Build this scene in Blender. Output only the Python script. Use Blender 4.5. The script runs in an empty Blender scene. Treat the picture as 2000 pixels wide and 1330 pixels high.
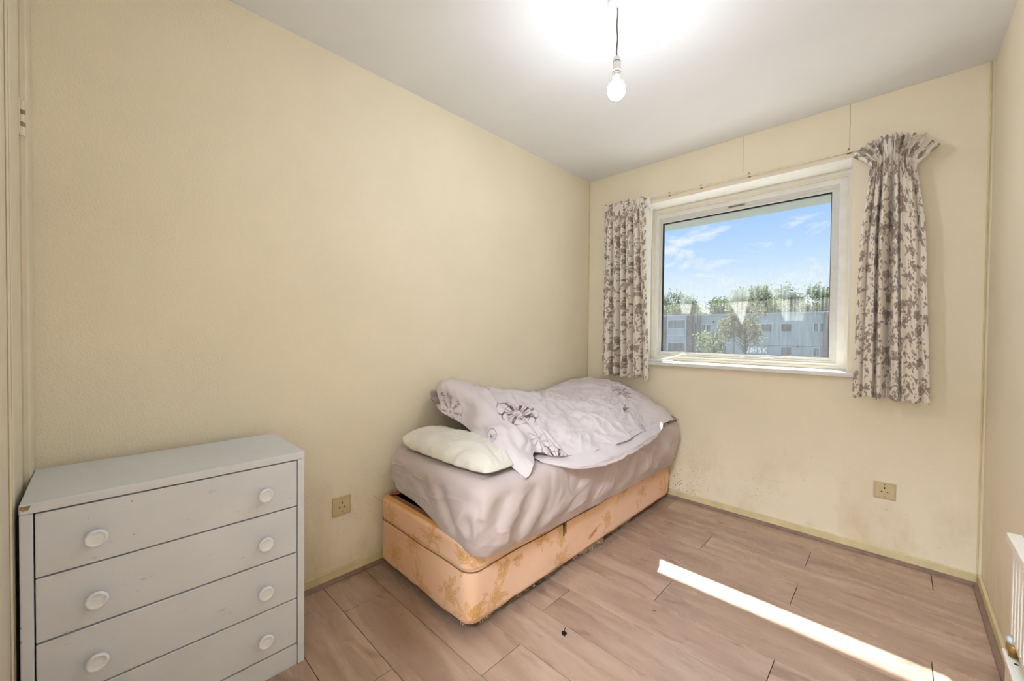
import bpy, bmesh, math, random
import numpy as np
from mathutils import Vector, Matrix

# ------------------------------------------------------------------ camera, light, exposure
scn = bpy.context.scene
COL = scn.collection
W = 2.110      # room width (x), left wall x=0
H = 2.360      # ceiling
YE = -2.921    # end wall behind the camera, window wall is y=0

cam_d = bpy.data.cameras.new('camera')
cam_d.lens = 14.003; cam_d.sensor_width = 36.0; cam_d.clip_start = 0.02; cam_d.clip_end = 500
cam = bpy.data.objects.new('camera', cam_d); COL.objects.link(cam)
def _cam_rot(y, p, r):
    c, s = math.cos(y), math.sin(y); Rz = np.array([[c, -s, 0], [s, c, 0], [0, 0, 1]])
    c, s = math.cos(p), math.sin(p); Rx = np.array([[1, 0, 0], [0, c, -s], [0, s, c]])
    c, s = math.cos(r), math.sin(r); Ry = np.array([[c, 0, s], [0, 1, 0], [-s, 0, c]])
    return Rz @ Rx @ Ry
_R = _cam_rot(0.768027, -0.0163205, -0.0093943)
cam.matrix_world = Matrix(((_R[0, 0], _R[0, 2], -_R[0, 1], 1.81566),
                           (_R[1, 0], _R[1, 2], -_R[1, 1], -2.77171),
                           (_R[2, 0], _R[2, 2], -_R[2, 1], 1.12504), (0, 0, 0, 1)))
scn.camera = cam
scn.view_settings.view_transform = 'Standard'
scn.view_settings.look = 'None'
scn.view_settings.gamma = 1.0
scn.view_settings.use_curve_mapping = False
scn.view_settings.exposure = 0.74
scn.cycles.max_bounces = 8
scn.cycles.diffuse_bounces = 5
scn.cycles.caustics_reflective = False
scn.cycles.caustics_refractive = False
scn.cycles.transparent_max_bounces = 16

SKY_STRENGTH = 0.79
SUN_STRENGTH = 10.5
BULB_STRENGTH = 165.0
HALL_FILL_STRENGTH = 175.0  # fill light added behind the camera

def s2l(r, g, b):
    f = lambda c: (c/255.0/12.92) if c/255.0 <= 0.04045 else ((c/255.0+0.055)/1.055)**2.4
    return (f(r), f(g), f(b), 1.0)

# ---- tiny node helper
class NT:
    def __init__(s, tree): s.t = tree
    def n(s, typ, **kw):
        nd = s.t.nodes.new('ShaderNode'+typ)
        for k, v in kw.items():
            if k.startswith('i_'):
                key = k[2:]
                key = int(key) if key.isdigit() else key.replace('_', ' ')
                sock = nd.inputs[key]
                if hasattr(v, 'links') or isinstance(v, bpy.types.NodeSocket): s.t.links.new(v, sock)
                else: sock.default_value = v
            else: setattr(nd, k, v)
        return nd
    def math(s, op, a, b=0.0, clamp=False):
        nd = s.n('Math', operation=op, use_clamp=clamp)
        for i, v in enumerate((a, b)):
            if isinstance(v, bpy.types.NodeSocket): s.t.links.new(v, nd.inputs[i])
            else: nd.inputs[i].default_value = v
        return nd.outputs[0]
    def mix(s, fac, a, b, blend='MIX'):
        nd = s.n('Mix', data_type='RGBA', blend_type=blend)
        for i, v in ((0, fac), (6, a), (7, b)):
            if isinstance(v, bpy.types.NodeSocket): s.t.links.new(v, nd.inputs[i])
            else: nd.inputs[i].default_value = v
        return nd.outputs[2]
    def ramp(s, fac, *stops):
        nd = s.n('ValToRGB'); s.t.links.new(fac, nd.inputs[0])
        el = nd.color_ramp.elements
        while len(el) < len(stops): el.new(0.5)
        for e, (p, c) in zip(el, stops):
            e.position = p; e.color = c if len(c) == 4 else (*c, 1)
        return nd.outputs[0]
    def mrange(s, v, a, b, c=0.0, d=1.0):
        nd = s.n('MapRange'); s.t.links.new(v, nd.inputs[0])
        for i, q in enumerate((a, b, c, d)): nd.inputs[i+1].default_value = q
        return nd.outputs[0]
    def noise(s, vec, scale, detail=3.0, rough=0.5, dist=0.0):
        nd = s.n('TexNoise', i_Scale=scale, i_Detail=detail, i_Roughness=rough, i_Distortion=dist)
        if vec is not None: s.t.links.new(vec, nd.inputs['Vector'])
        return nd.outputs[0]
    def mapping(s, vec, scale=(1, 1, 1), loc=(0, 0, 0)):
        nd = s.n('Mapping', i_Scale=scale, i_Location=loc); s.t.links.new(vec, nd.inputs[0]); return nd.outputs[0]
    def bump(s, h, strength=0.3, dist=0.01):
        return s.n('Bump', i_Strength=strength, i_Distance=dist, i_Height=h).outputs[0]

# ---- world: clear blue sky, pale at the horizon, a few small fair weather clouds
wd = bpy.data.worlds.new('sky'); scn.world = wd; wd.use_nodes = True
w = NT(wd.node_tree); wd.node_tree.nodes.clear()
gen = w.n('TexCoord').outputs['Generated']
sx = w.n('SeparateXYZ', i_0=gen)
skyc = w.ramp(sx.outputs[2], (0.0, (0.68, 0.75, 0.80)), (0.09, (0.62, 0.71, 0.79)), (0.18, (0.42, 0.57, 0.77)), (0.28, (0.28, 0.46, 0.76)), (1.0, (0.17, 0.34, 0.68)))
cl = w.noise(w.mapping(gen, (6.0, 6.0, 17.0), (1.3, 0.4, 2.0)), 1.0, 8.0, 0.62, 0.4)
clm = w.mrange(cl, 0.56, 0.72)
clm = w.math('MULTIPLY', clm, w.mrange(sx.outputs[2], 0.06, 0.16))
cmix = w.mix(clm, skyc, (0.78, 0.80, 0.83, 1))
bg = w.n('Background', i_Color=cmix, i_Strength=SKY_STRENGTH)
wd.node_tree.links.new(bg.outputs[0], w.n('OutputWorld').inputs[0])

sun_d = bpy.data.lights.new('sun', 'SUN'); sun_d.energy = SUN_STRENGTH; sun_d.angle = math.radians(0.6); sun_d.color = (1.0, 0.96, 0.90)
sun = bpy.data.objects.new('sun', sun_d); COL.objects.link(sun)
SUN_DIR = Vector((0.352, -0.841, -1.0)).normalized()
sun.rotation_euler = SUN_DIR.to_track_quat('-Z', 'Y').to_euler()
sun.location = (-3, 6, 8)

# ------------------------------------------------------------------ helpers
def tag(o, label=None, cat=None, group=None, kind=None):
    if label: o['label'] = label
    if cat: o['category'] = cat
    if group: o['group'] = group
    if kind: o['kind'] = kind
    return o
def link(name, me, parent=None, mat=None):
    o = bpy.data.objects.new(name, me); COL.objects.link(o)
    if mat is not None: me.materials.append(mat)
    if parent is not None: o.parent = parent
    return o
def empty(name, loc=(0, 0, 0), rz=0.0):
    o = bpy.data.objects.new(name, None); COL.objects.link(o); o.location = loc; o.rotation_euler = (0, 0, rz)
    o.empty_display_size = 0.05
    return o
class MB:
    """collects shapes into one mesh"""
    def __init__(s): s.bm = bmesh.new()
    def box(s, a, b, bev=0.0, seg=2):
        r = bmesh.ops.create_cube(s.bm, size=1.0); vs = r['verts']
        c = [(a[i]+b[i])/2 for i in range(3)]; d = [abs(b[i]-a[i]) for i in range(3)]
        for v in vs: v.co = Vector((c[0]+v.co.x*d[0], c[1]+v.co.y*d[1], c[2]+v.co.z*d[2]))
        if bev > 0:
            es = list({e for v in vs for e in v.link_edges})
            bmesh.ops.bevel(s.bm, geom=es, offset=bev, segments=seg, profile=0.5, affect='EDGES')
        return s
    def tube(s, pts, r, n=8, caps=True):
        pts = [Vector(p) for p in pts]; rings = []
        rr = r if isinstance(r, (list, tuple)) else [r]*len(pts)
        up = Vector((0, 0, 1))
        for i, p in enumerate(pts):
            t = (pts[min(i+1, len(pts)-1)]-pts[max(i-1, 0)]).normalized()
            u = up if abs(t.dot(up)) < 0.95 else Vector((1, 0, 0))
            a = t.cross(u).normalized(); b = t.cross(a).normalized()
            rings.append([s.bm.verts.new(p+(a*math.cos(2*math.pi*k/n)+b*math.sin(2*math.pi*k/n))*rr[i]) for k in range(n)])
        for i in range(len(rings)-1):
            for k in range(n):
                s.bm.faces.new((rings[i][k], rings[i][(k+1) % n], rings[i+1][(k+1) % n], rings[i+1][k]))
        if caps:
            s.bm.faces.new(rings[0][::-1]); s.bm.faces.new(rings[-1])
        return s
    def lathe(s, prof, n=24, axis='z', org=(0, 0, 0)):
        org = Vector(org); rings = []
        for r, h in prof:
            ring = []
            for k in range(n):
                a = 2*math.pi*k/n; x, y = r*math.cos(a), r*math.sin(a)
                v = (x, y, h) if axis == 'z' else ((h, x, y) if axis == 'x' else (x, h, y))
                ring.append(s.bm.verts.new(org+Vector(v)))
            rings.append(ring)
        for i in range(len(rings)-1):
            for k in range(n):
                s.bm.faces.new((rings[i][k], rings[i][(k+1) % n], rings[i+1][(k+1) % n], rings[i+1][k]))
        if prof[0][0] > 1e-6: s.bm.faces.new(rings[0][::-1])
        if prof[-1][0] > 1e-6: s.bm.faces.new(rings[-1])
        return s
    def ring(s, o, i, y0, y1):
        """rectangular picture-frame ring in the xz plane; o,i=(x0,x1,z0,z1), y0 front y1 back"""
        def q(r, y): return [s.bm.verts.new((x, y, z)) for x, z in ((r[0], r[2]), (r[1], r[2]), (r[1], r[3]), (r[0], r[3]))]
        of, inf, ob, ib = q(o, y0), q(i, y0), q(o, y1), q(i, y1)
        for k in range(4):
            j = (k+1) % 4
            for f in ((of[k], of[j], inf[j], inf[k]), (ob[j], ob[k], ib[k], ib[j]), (of[j], of[k], ob[k], ob[j]), (inf[k], inf[j], ib[j], ib[k])):
                s.bm.faces.new(f)
        return s
    def poly(s, pts, d):
        a = [s.bm.verts.new(p) for p in pts]; b = [s.bm.verts.new(Vector(p)+Vector(d)) for p in pts]
        s.bm.faces.new(a); s.bm.faces.new(b[::-1])
        for k in range(len(pts)):
            j = (k+1) % len(pts); s.bm.faces.new((a[j], a[k], b[k], b[j]))
        return s
    def build(s, name, mat, parent=None, smooth=False):
        bmesh.ops.remove_doubles(s.bm, verts=s.bm.verts, dist=1e-6)
        bmesh.ops.recalc_face_normals(s.bm, faces=s.bm.faces)
        me = bpy.data.meshes.new(name); s.bm.to_mesh(me); s.bm.free()
        if smooth: me.polygons.foreach_set('use_smooth', [True]*len(me.polygons))
        return link(name, me, parent, mat)
def grid_mesh(name, P, mat, parent=None, cu=False, cv=False, color=None, smooth=True, extra=None):
    """P: (nu,nv,3) array of points -> quad mesh; optional colour per vertex"""
    nu, nv = P.shape[:2]
    I = np.arange(nu*nv).reshape(nu, nv)
    A = I if not cu else np.vstack([I, I[:1]])
    if cv: A = np.hstack([A, A[:, :1]])
    q = np.stack([A[:-1, :-1], A[1:, :-1], A[1:, 1:], A[:-1, 1:]], -1).reshape(-1, 4)
    me = bpy.data.meshes.new(name)
    me.vertices.add(nu*nv); me.vertices.foreach_set('co', P.reshape(-1).astype(np.float32))
    me.loops.add(q.size); me.loops.foreach_set('vertex_index', q.reshape(-1).astype(np.int32))
    me.polygons.add(len(q)); me.polygons.foreach_set('loop_start', np.arange(0, q.size, 4, dtype=np.int32))
    me.update(calc_edges=True); me.validate()
    if smooth: me.polygons.foreach_set('use_smooth', np.ones(len(me.polygons), bool))
    if color is not None:
        at = me.color_attributes.new('print', 'FLOAT_COLOR', 'POINT')
        c = np.ones((nu*nv, 4), np.float32); c[:, :3] = color.reshape(-1, 3); at.data.foreach_set('color', c.reshape(-1))
    return link(name, me, parent, mat)
# value noise
_rs = np.random.RandomState(7); _perm = _rs.permutation(512); _val = _rs.rand(512)*2-1
def vnoise(x, y, seed=0):
    xi = np.floor(x).astype(int); yi = np.floor(y).astype(int); xf = x-xi; yf = y-yi
    u = xf*xf*xf*(xf*(xf*6-15)+10); v = yf*yf*yf*(yf*(yf*6-15)+10)
    h = lambda a, b: _val[_perm[(_perm[(a+seed*37) % 512]+b) % 512]]
    return (h(xi, yi)*(1-u)+h(xi+1, yi)*u)*(1-v)+(h(xi, yi+1)*(1-u)+h(xi+1, yi+1)*u)*v
def fbm(x, y, seed=0, o=4, g=0.5):
    r = 0; a = 1.0
    for k in range(o): r = r+a*vnoise(x*2**k, y*2**k, seed+k*5); a *= g
    return r
def ridge(x, y, seed=0): return 1-np.abs(vnoise(x, y, seed))*2
def sstep(a, b, x):
    t = np.clip((x-a)/(b-a), 0, 1); return t*t*(3-2*t)
def catmull(ctrl, n):
    """ctrl (k,...) -> n samples along axis 0"""
    k = len(ctrl); c = np.concatenate([2*ctrl[:1]-ctrl[1:2], ctrl, 2*ctrl[-1:]-ctrl[-2:-1]])
    t = np.linspace(0, k-1, n); i = np.minimum(t.astype(int), k-2); f = (t-i).reshape((-1,)+(1,)*(ctrl.ndim-1))
    p0, p1, p2, p3 = c[i], c[i+1], c[i+2], c[i+3]
    return 0.5*((2*p1)+(-p0+p2)*f+(2*p0-5*p1+4*p2-p3)*f*f+(-p0+3*p1-3*p2+p3)*f**3)
def normals(P):
    du = np.gradient(P, axis=0); dv = np.gradient(P, axis=1); n = np.cross(du, dv)
    return n/np.maximum(np.linalg.norm(n, axis=2, keepdims=True), 1e-9)

# ------------------------------------------------------------------ materials
def mat_new(name):
    m = bpy.data.materials.new(name); m.use_nodes = True; m.node_tree.nodes.clear()
    return m, NT(m.node_tree)
def finish(m, t, color, rough=0.6, normal=None, spec=0.3, metallic=0.0, **kw):
    b = t.n('BsdfPrincipled')
    def put(k, v):
        if isinstance(v, bpy.types.NodeSocket): t.t.links.new(v, b.inputs[k])
        else: b.inputs[k].default_value = v
    put('Base Color', color); put('Roughness', rough); put('Specular IOR Level', spec); put('Metallic', metallic)
    if normal is not None: put('Normal', normal)
    for k, v in kw.items(): put(k, v)
    t.t.links.new(b.outputs[0], t.n('OutputMaterial').inputs[0])
    return m
def simple(name, rgb, rough=0.5, var=0.04, scale=20, bump=0.0, spec=0.3, metallic=0.0):
    """plain colour with slight procedural mottling"""
    m, t = mat_new(name); co = t.n('TexCoord').outputs['Object']
    nz = t.noise(co, scale, 4)
    c = s2l(*rgb)
    dark = tuple(max(0, v*(1-2.2*var)) for v in c[:3])+(1,)
    col = t.mix(t.mrange(nz, 0.35, 0.65), dark, c)
    return finish(m, t, col, rough, t.bump(nz, bump, 0.004) if bump else None, spec, metallic)

def wall_mat(name, rgb, bump, axis, cracks=(), dirt=1.0):
    """cream painted textured paper: relief, damp stains near the skirting, mould specks. axis: horizontal coordinate index"""
    m, t = mat_new(name); co = t.n('TexCoord').outputs['Object']
    sp = t.n('SeparateXYZ', i_0=co); hx = sp.outputs[axis]; z = sp.outputs[2]
    base = s2l(*rgb)
    big = t.noise(co, 2.2, 3, 0.5)
    col = t.mix(t.mrange(big, 0.3, 0.7), tuple(v*0.95 for v in base[:3])+(1,), base)
    # yellow-brown tide marks low down
    st = t.noise(t.mapping(co, (1, 1, 0.6)), 5.0, 5, 0.6)
    low = t.mrange(z, 0.55, 0.05)
    f = t.math('MULTIPLY', t.math('MULTIPLY', t.mrange(st, 0.45, 0.75), low), 0.55*dirt)
    col = t.mix(f, col, s2l(188, 158, 92))
    # scuffs
    sc = t.noise(t.mapping(co, (1, 1, 2.5)), 26.0, 3, 0.6)
    f = t.math('MULTIPLY', t.math('MULTIPLY', t.mrange(sc, 0.66, 0.74), t.mrange(z, 0.75, 0.1)), 0.35*dirt)
    col = t.mix(f, col, s2l(140, 122, 88))
    # mould specks: small dots where a patchy mask allows them
    vo = t.n('TexVoronoi', i_Scale=75.0); t.t.links.new(co, vo.inputs['Vector'])
    dot = t.mrange(vo.outputs['Distance'], 0.30, 0.16)
    rnd = t.mrange(t.n('SeparateColor', i_0=vo.outputs['Color']).outputs[0], 0.40, 0.45)
    pm = t.noise(co, 2.6, 2, 0.5)
    corner = t.mrange(hx, *MOULD[name]) if name in MOULD else None
    patch = t.math('MULTIPLY', t.mrange(pm, 0.52, 0.66), t.mrange(z, 0.60, 0.05))
    if corner is not None: patch = t.math('MAXIMUM', t.math('MULTIPLY', patch, 0.4), t.math('MULTIPLY', corner, t.mrange(z, 0.50, 0.10)))
    f = t.math('MULTIPLY', t.math('MULTIPLY', dot, rnd), t.math('MULTIPLY', patch, 0.9*dirt))
    col = t.mix(f, col, s2l(96, 78, 44))
    for (x0, z0, z1, wd_) in cracks:
        d = t.math('ABSOLUTE', t.math('SUBTRACT', t.math('ADD', hx, t.math('MULTIPLY', t.math('SUBTRACT', t.noise(co, 30.0, 2), 0.5), 0.006)), x0))
        ln = t.mrange(d, wd_, wd_*0.35)
        ln = t.math('MULTIPLY', ln, t.math('MULTIPLY', t.math('GREATER_THAN', z, z0), t.math('LESS_THAN', z, z1)))
        col = t.mix(t.math('MULTIPLY', ln, 0.45), col, s2l(120, 104, 72))
    h1 = t.noise(co, 150.0, 3, 0.55); h2 = t.noise(co, 42.0, 2, 0.5)
    hh = t.math('ADD', t.math('MULTIPLY', t.mrange(h1, 0.45, 0.7), 0.7), t.math('MULTIPLY', h2, 0.5))
    return finish(m, t, col, 0.62, t.bump(hh, bump, 0.004), 0.25)
MOULD = {'wall_back_paint': (1.02, 0.74)}
WALL_RGB = (243, 233, 210)
M_wl = wall_mat('wall_left_paint', WALL_RGB, 0.32, 1)
M_wb = wall_mat('wall_back_paint', WALL_RGB, 0.12, 0, ((1.617, 2.10, 2.36, 0.0030), (1.112, 2.14, 2.36, 0.0018)))
M_wr = wall_mat('wall_right_paint', WALL_RGB, 0.10, 1, (), 0.8)
M_we = wall_mat('wall_end_paint', WALL_RGB, 0.2, 0, (), 0.5)
M_ceil = simple('ceiling_paint', (236, 238, 240), 0.8, 0.012, 3.0, 0.05, 0.1)
M_skirt = simple('skirting_paint', (226, 212, 168), 0.45, 0.06, 14, 0.15)
M_white = simple('white_gloss_paint', (232, 231, 226), 0.35, 0.035, 18, 0.05, 0.4)
M_cream = simple('cream_gloss_paint', (230, 222, 200), 0.35, 0.03, 12, 0.05, 0.4)
M_alu = simple('aluminium_grey', (214, 213, 208), 0.4, 0.03, 40, 0.1, 0.4, 0.0)
M_dark = simple('dark_gap', (26, 24, 24), 0.8, 0.05, 30)
M_gasket = simple('black_gasket', (34, 36, 40), 0.6, 0.1, 60)
M_plastic = simple('white_plastic', (236, 235, 230), 0.3, 0.02, 30, 0.0, 0.5)
M_socket = simple('aged_ivory_plastic', (208, 192, 150), 0.35, 0.03, 40, 0.0, 0.45)
M_socket2 = simple('aged_ivory_plastic_seam', (150, 132, 92), 0.5, 0.05, 40)
M_radiator = simple('radiator_enamel', (238, 234, 222), 0.3, 0.02, 20, 0.0, 0.5)
M_brass = simple('tarnished_brass', (176, 140, 78), 0.4, 0.1, 60, 0.0, 0.5, 0.7)

def painted_furniture():
    m, t = mat_new('dresser_white_paint'); co = t.n('TexCoord').outputs['Object']
    base = s2l(222, 226, 234)
    a = t.noise(t.mapping(co, (1, 0.45, 1)), 7.0, 4, 0.6)
    col = t.mix(t.mrange(a, 0.35, 0.7), s2l(215, 219, 227), base)
    sc = t.noise(t.mapping(co, (5, 1.2, 5)), 16.0, 4, 0.7)
    col = t.mix(t.math('MULTIPLY', t.mrange(sc, 0.65, 0.74), 0.5), col, s2l(150, 146, 142))
    vo = t.n('TexVoronoi', i_Scale=26.0); t.t.links.new(co, vo.inputs['Vector'])
    dot = t.math('MULTIPLY', t.mrange(vo.outputs['Distance'], 0.07, 0.04), t.math('GREATER_THAN', t.n('SeparateColor', i_0=vo.outputs['Color']).outputs[1], 0.82))
    col = t.mix(t.math('MULTIPLY', dot, 0.8), col, s2l(112, 104, 98))
    h = t.noise(t.mapping(co, (1, 0.25, 1)), 60.0, 3, 0.5)
    return finish(m, t, col, 0.38, t.bump(h, 0.06, 0.003), 0.4)
M_dresser = painted_furniture()
M_knob = simple('knob_white_paint', (236, 240, 247), 0.28, 0.02, 160, 0.0, 0.5)
M_chip = simple('bare_wood_chip', (168, 150, 116), 0.7, 0.2, 90, 0.2)

def laminate():
    m, t = mat_new('oak_laminate'); co = t.n('TexCoord').outputs['Object']
    rnd = t.n('ObjectInfo').outputs['Random']
    off = t.n('CombineXYZ', i_0=t.math('MULTIPLY', rnd, 37.0), i_1=t.math('MULTIPLY', rnd, 91.0), i_2=t.math('MULTIPLY', rnd, 13.0)).outputs[0]
    v = t.n('VectorMath', operation='ADD'); t.t.links.new(co, v.inputs[0]); t.t.links.new(off, v.inputs[1]); v = v.outputs[0]
    g1 = t.noise(t.mapping(v, (0.9, 6.5, 1)), 2.0, 5, 0.58, 0.7)
    g2 = t.noise(t.mapping(v, (3.0, 90.0, 1)), 4.0, 3, 0.6, 0.2)
    kn = t.noise(t.mapping(v, (2.0, 6.5, 1)), 1.9, 2, 0.5, 1.4)
    col = t.ramp(g1, (0.28, s2l(*LAM[0])), (0.5, s2l(*LAM[1])), (0.72, s2l(*LAM[2])))
    col = t.mix(t.math('MULTIPLY', t.mrange(kn, 0.60, 0.80), 0.8), col, s2l(*LAM[3]))
    col = t.mix(t.math('MULTIPLY', t.mrange(g2, 0.45, 0.70), 0.14), col, s2l(*LAM[3]))
    tone = t.n('HueSaturation', i_Value=t.mrange(rnd, 0, 1, 0.90, 1.08), i_Color=col).outputs[0]
    dust = t.n('TexVoronoi', i_Scale=38.0); t.t.links.new(v, dust.inputs['Vector'])
    dd = t.math('MULTIPLY', t.mrange(dust.outputs['Distance'], 0.07, 0.04), t.math('GREATER_THAN', t.n('SeparateColor', i_0=dust.outputs['Color']).outputs[0], 0.93))
    tone = t.mix(t.math('MULTIPLY', dd, 0.6), tone, s2l(66, 50, 42))
    rg = t.mrange(g1, 0.3, 0.7, 0.30, 0.25)
    return finish(m, t, tone, rg, t.bump(g2, 0.03, 0.002), 0.6)
LAM = ((156, 129, 111), (178, 151, 132), (194, 168, 149), (126, 99, 83))
M_floor = laminate()
M_scotia = simple('laminate_scotia', (150, 124, 108), 0.5, 0.12, 26, 0.05)

def print_mat(name, rough=0.85, weave=900.0, bump=0.15, sheen=0.2, back=None):
    m, t = mat_new(name)
    at = t.n('VertexColor', layer_name='print').outputs[0]
    co = t.n('TexCoord').outputs['Object']
    nz = t.noise(co, weave, 2, 0.5)
    return finish(m, t, at, rough, t.bump(nz, bump, 0.001), 0.15, **{'Sheen Weight': sheen})
M_curtain = print_mat('floral_curtain_cotton')
M_duvet = print_mat('floral_duvet_cotton', 0.8)
M_divan = print_mat('damask_ticking', 0.55, 500.0, 0.12, 0.3)
def cloth(name, rgb, rough=0.85, var=0.03, sheen=0.2):
    m, t = mat_new(name); co = t.n('TexCoord').outputs['Object']
    n1 = t.noise(co, 9.0, 4); n2 = t.noise(co, 700.0, 2)
    c = s2l(*rgb); d = tuple(v*(1-var*2) for v in c[:3])+(1,)
    return finish(m, t, t.mix(t.mrange(n1, 0.35, 0.65), d, c), rough, t.bump(n2, 0.12, 0.001), 0.15, **{'Sheen Weight': sheen})
M_sheet = cloth('mauve_grey_sheet', (202, 188, 186))
M_pillow = cloth('off_white_cotton', (228, 224, 214), 0.85, 0.04)
M_mattress = cloth('white_ticking', (226, 222, 210))
M_divtop = cloth('brown_platform_cloth', (176, 118, 84), 0.9, 0.08)
M_thread = simple('loose_threads', (214, 186, 150), 0.8, 0.1, 50)
M_piping = simple('gold_piping', (150, 104, 52), 0.6, 0.1, 60)
# ------------------------------------------------------------------ room shell
def struct(o, label=None):
    o['kind'] = 'structure'
    if label: o['label'] = label
    return o
WX0, WX1, WZ0, WZ1 = 0.450, 1.632, 0.912, 2.080     # window opening
struct(MB().box((-0.12, YE-0.12, -0.1), (0, 0.30, H+0.12)).build('wall_left', M_wl), 'long cream textured wall on the left')
b = MB()
for a, c in (((-0.0, 0, -0.1), (WX0, 0.30, H)), ((WX1, 0, -0.1), (W, 0.30, H)), ((WX0, 0, -0.1), (WX1, 0.30, WZ0)), ((WX0, 0, WZ1), (WX1, 0.30, H))):
    b.box(a, c)
struct(b.build('wall_back', M_wb), 'cream wall with the window in it')
struct(MB().box((W, YE-0.12, -0.1), (W+0.12, 0.30, H+0.12)).build('wall_right', M_wr), 'cream wall at the right edge')
DX0, DX1, DZ = 1.290, 2.050, 1.985                   # open doorway the picture was taken from
b = MB()
for a, c in (((0, YE-0.10, -0.1), (DX0, YE, H+0.12)), ((DX1, YE-0.10, -0.1), (W, YE, H+0.12)), ((DX0, YE-0.10, DZ), (DX1, YE, H+0.12))): b.box(a, c)
struct(b.build('wall_front', M_we), 'cream end wall behind the viewpoint, with the open doorway')
HY0, HX0, HX1 = -4.40, 0.70, 2.90  # unseen hallway, built to hold the added fill light
M_hall = simple('hall_paint', (240, 238, 232), 0.8, 0.02, 3.0)
b = MB()
for a, c in (((HX0, HY0-0.1, -0.1), (HX1, HY0, H+0.12)), ((HX0-0.1, HY0-0.1, -0.1), (HX0, YE-0.10, H+0.12)), ((HX1, HY0-0.1, -0.1), (HX1+0.1, YE-0.10, H+0.12)), ((W+0.12, YE-0.10, -0.1), (HX1, YE-0.02, H+0.12))): b.box(a, c)
struct(b.build('wall_hall', M_hall), 'plain white walls of the unseen hallway added for the fill light')
struct(MB().box((HX0, HY0, H), (HX1, YE-0.10, H+0.12)).build('ceiling_hall', M_ceil))
struct(MB().box((HX0, HY0, -0.10), (HX1, YE-0.0, -0.001)).build('floor_hall', M_scotia))
d2 = struct(empty('door_2', (DX1, YE-0.10, 0)), 'open cream door folded back into the hallway')
MB().box((0.0, -0.76, 0.008), (0.038, 0.0, DZ-0.01), 0.002).build('leaf', M_cream, d2)
MB().lathe([(0.012, 0.0), (0.010, 0.03), (0.025, 0.045), (0.025, 0.06), (0.0, 0.066)], 16, 'x', (0.038, -0.70, 1.0)).build('door_knob', M_brass, d2, True)
MB().box((DX0-DX1-0.0, 0.0, 0), (DX0-DX1+0.02, 0.10, DZ), 0.001).box((-0.02, 0.0, 0), (0.0, 0.10, DZ), 0.001).box((DX0-DX1, 0.0, DZ-0.02), (0.0, 0.10, DZ), 0.001).build('jamb', M_cream, d2)
struct(MB().box((-0.0, YE, H), (W, 0.30, H+0.12)).build('ceiling', M_ceil), 'flat white ceiling')
floor = struct(MB().box((-0.0, YE, -0.10), (W, 0.0, -0.009)).build('floor', M_dark), 'brown oak laminate plank floor')
# planks: 190 mm wide rows running along x, end joints as in the room
rows = {1: 0.31, 2: -0.115, 3: 0.31, 4: 0.72, 5: -0.108, 6: 0.327, 7: 0.80, 8: 0.15, 9: -0.35, 10: 0.237, 11: 0.62, 12: 0.1, 13: 0.5, 14: 0.3, 15: 0.0, 0: 0.75}
PL = 1.203
for k in range(16):
    y1 = min(-0.005-0.19*(k-0), 0.0)+(-0.0); y0 = y1-0.19
    y1 = -0.005-0.19*k; y0 = y1-0.19
    if y1 <= YE: break
    y0 = max(y0, YE)
    x = rows[k]
    while x > 0: x -= PL
    while x < W:
        xa, xb = max(x, 0.0), min(x+PL, W)
        if xb-xa > 0.02:
            g = 0.0012
            o = MB().box((xa+g-(xa+xb)/2, y0+g-(y0+y1)/2, -0.009), (xb-g-(xa+xb)/2, y1-g-(y0+y1)/2, 0.0), 0.0004, 1).build('floor_plank', M_floor, floor)
            o.location = ((xa+xb)/2, (y0+y1)/2, 0)
        x += PL
# skirting boards and the laminate beading in front of them
SK = 0.054
struct(MB().box((0, YE+0.02, 0), (0.012, 0, SK), 0.003).build('baseboard_left', M_skirt))
struct(MB().box((0.012, -0.012, 0), (W-0.012, 0, SK), 0.003).build('baseboard_back', M_skirt))
struct(MB().box((W-0.012, YE, 0), (W, 0, SK), 0.003).build('baseboard_right', M_skirt))
def scotia(p, q, inward):
    """quarter bead from p to q, inward = unit vector into the room"""
    p, q, n = Vector(p), Vector(q), Vector(inward); r = 0.016
    prof = [(0, 0), (r, 0), (r*0.92, r*0.45), (r*0.6, r*0.8), (r*0.2, r), (0, r)]
    b = MB(); A = [b.bm.verts.new(p+n*a+Vector((0, 0, h))) for a, h in prof]; B = [b.bm.verts.new(q+n*a+Vector((0, 0, h))) for a, h in prof]
    for i in range(len(prof)):
        j = (i+1) % len(prof); b.bm.faces.new((A[i], A[j], B[j], B[i]))
    b.bm.faces.new(A[::-1]); b.bm.faces.new(B); return b
struct(scotia((0.012, YE+0.02, 0.0005), (0.012, -0.028, 0.0005), (1, 0, 0)).build('trim_1', M_scotia))
struct(scotia((0.012, -0.012, 0.0005), (W-0.012, -0.012, 0.0005), (0, -1, 0)).build('trim_2', M_scotia))
struct(scotia((W-0.012, YE, 0.0005), (W-0.012, -0.028, 0.0005), (-1, 0, 0)).build('trim_3', M_scotia))
# thin paint bead where the walls meet
struct(MB().tube([(W-0.012, -0.003, SK), (W-0.012, -0.003, H)], 0.004, 6).build('trim_4', M_skirt))
struct(MB().tube([(0.004, -0.004, SK), (0.004, -0.004, H)], 0.004, 6).build('trim_5', M_skirt))

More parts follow.
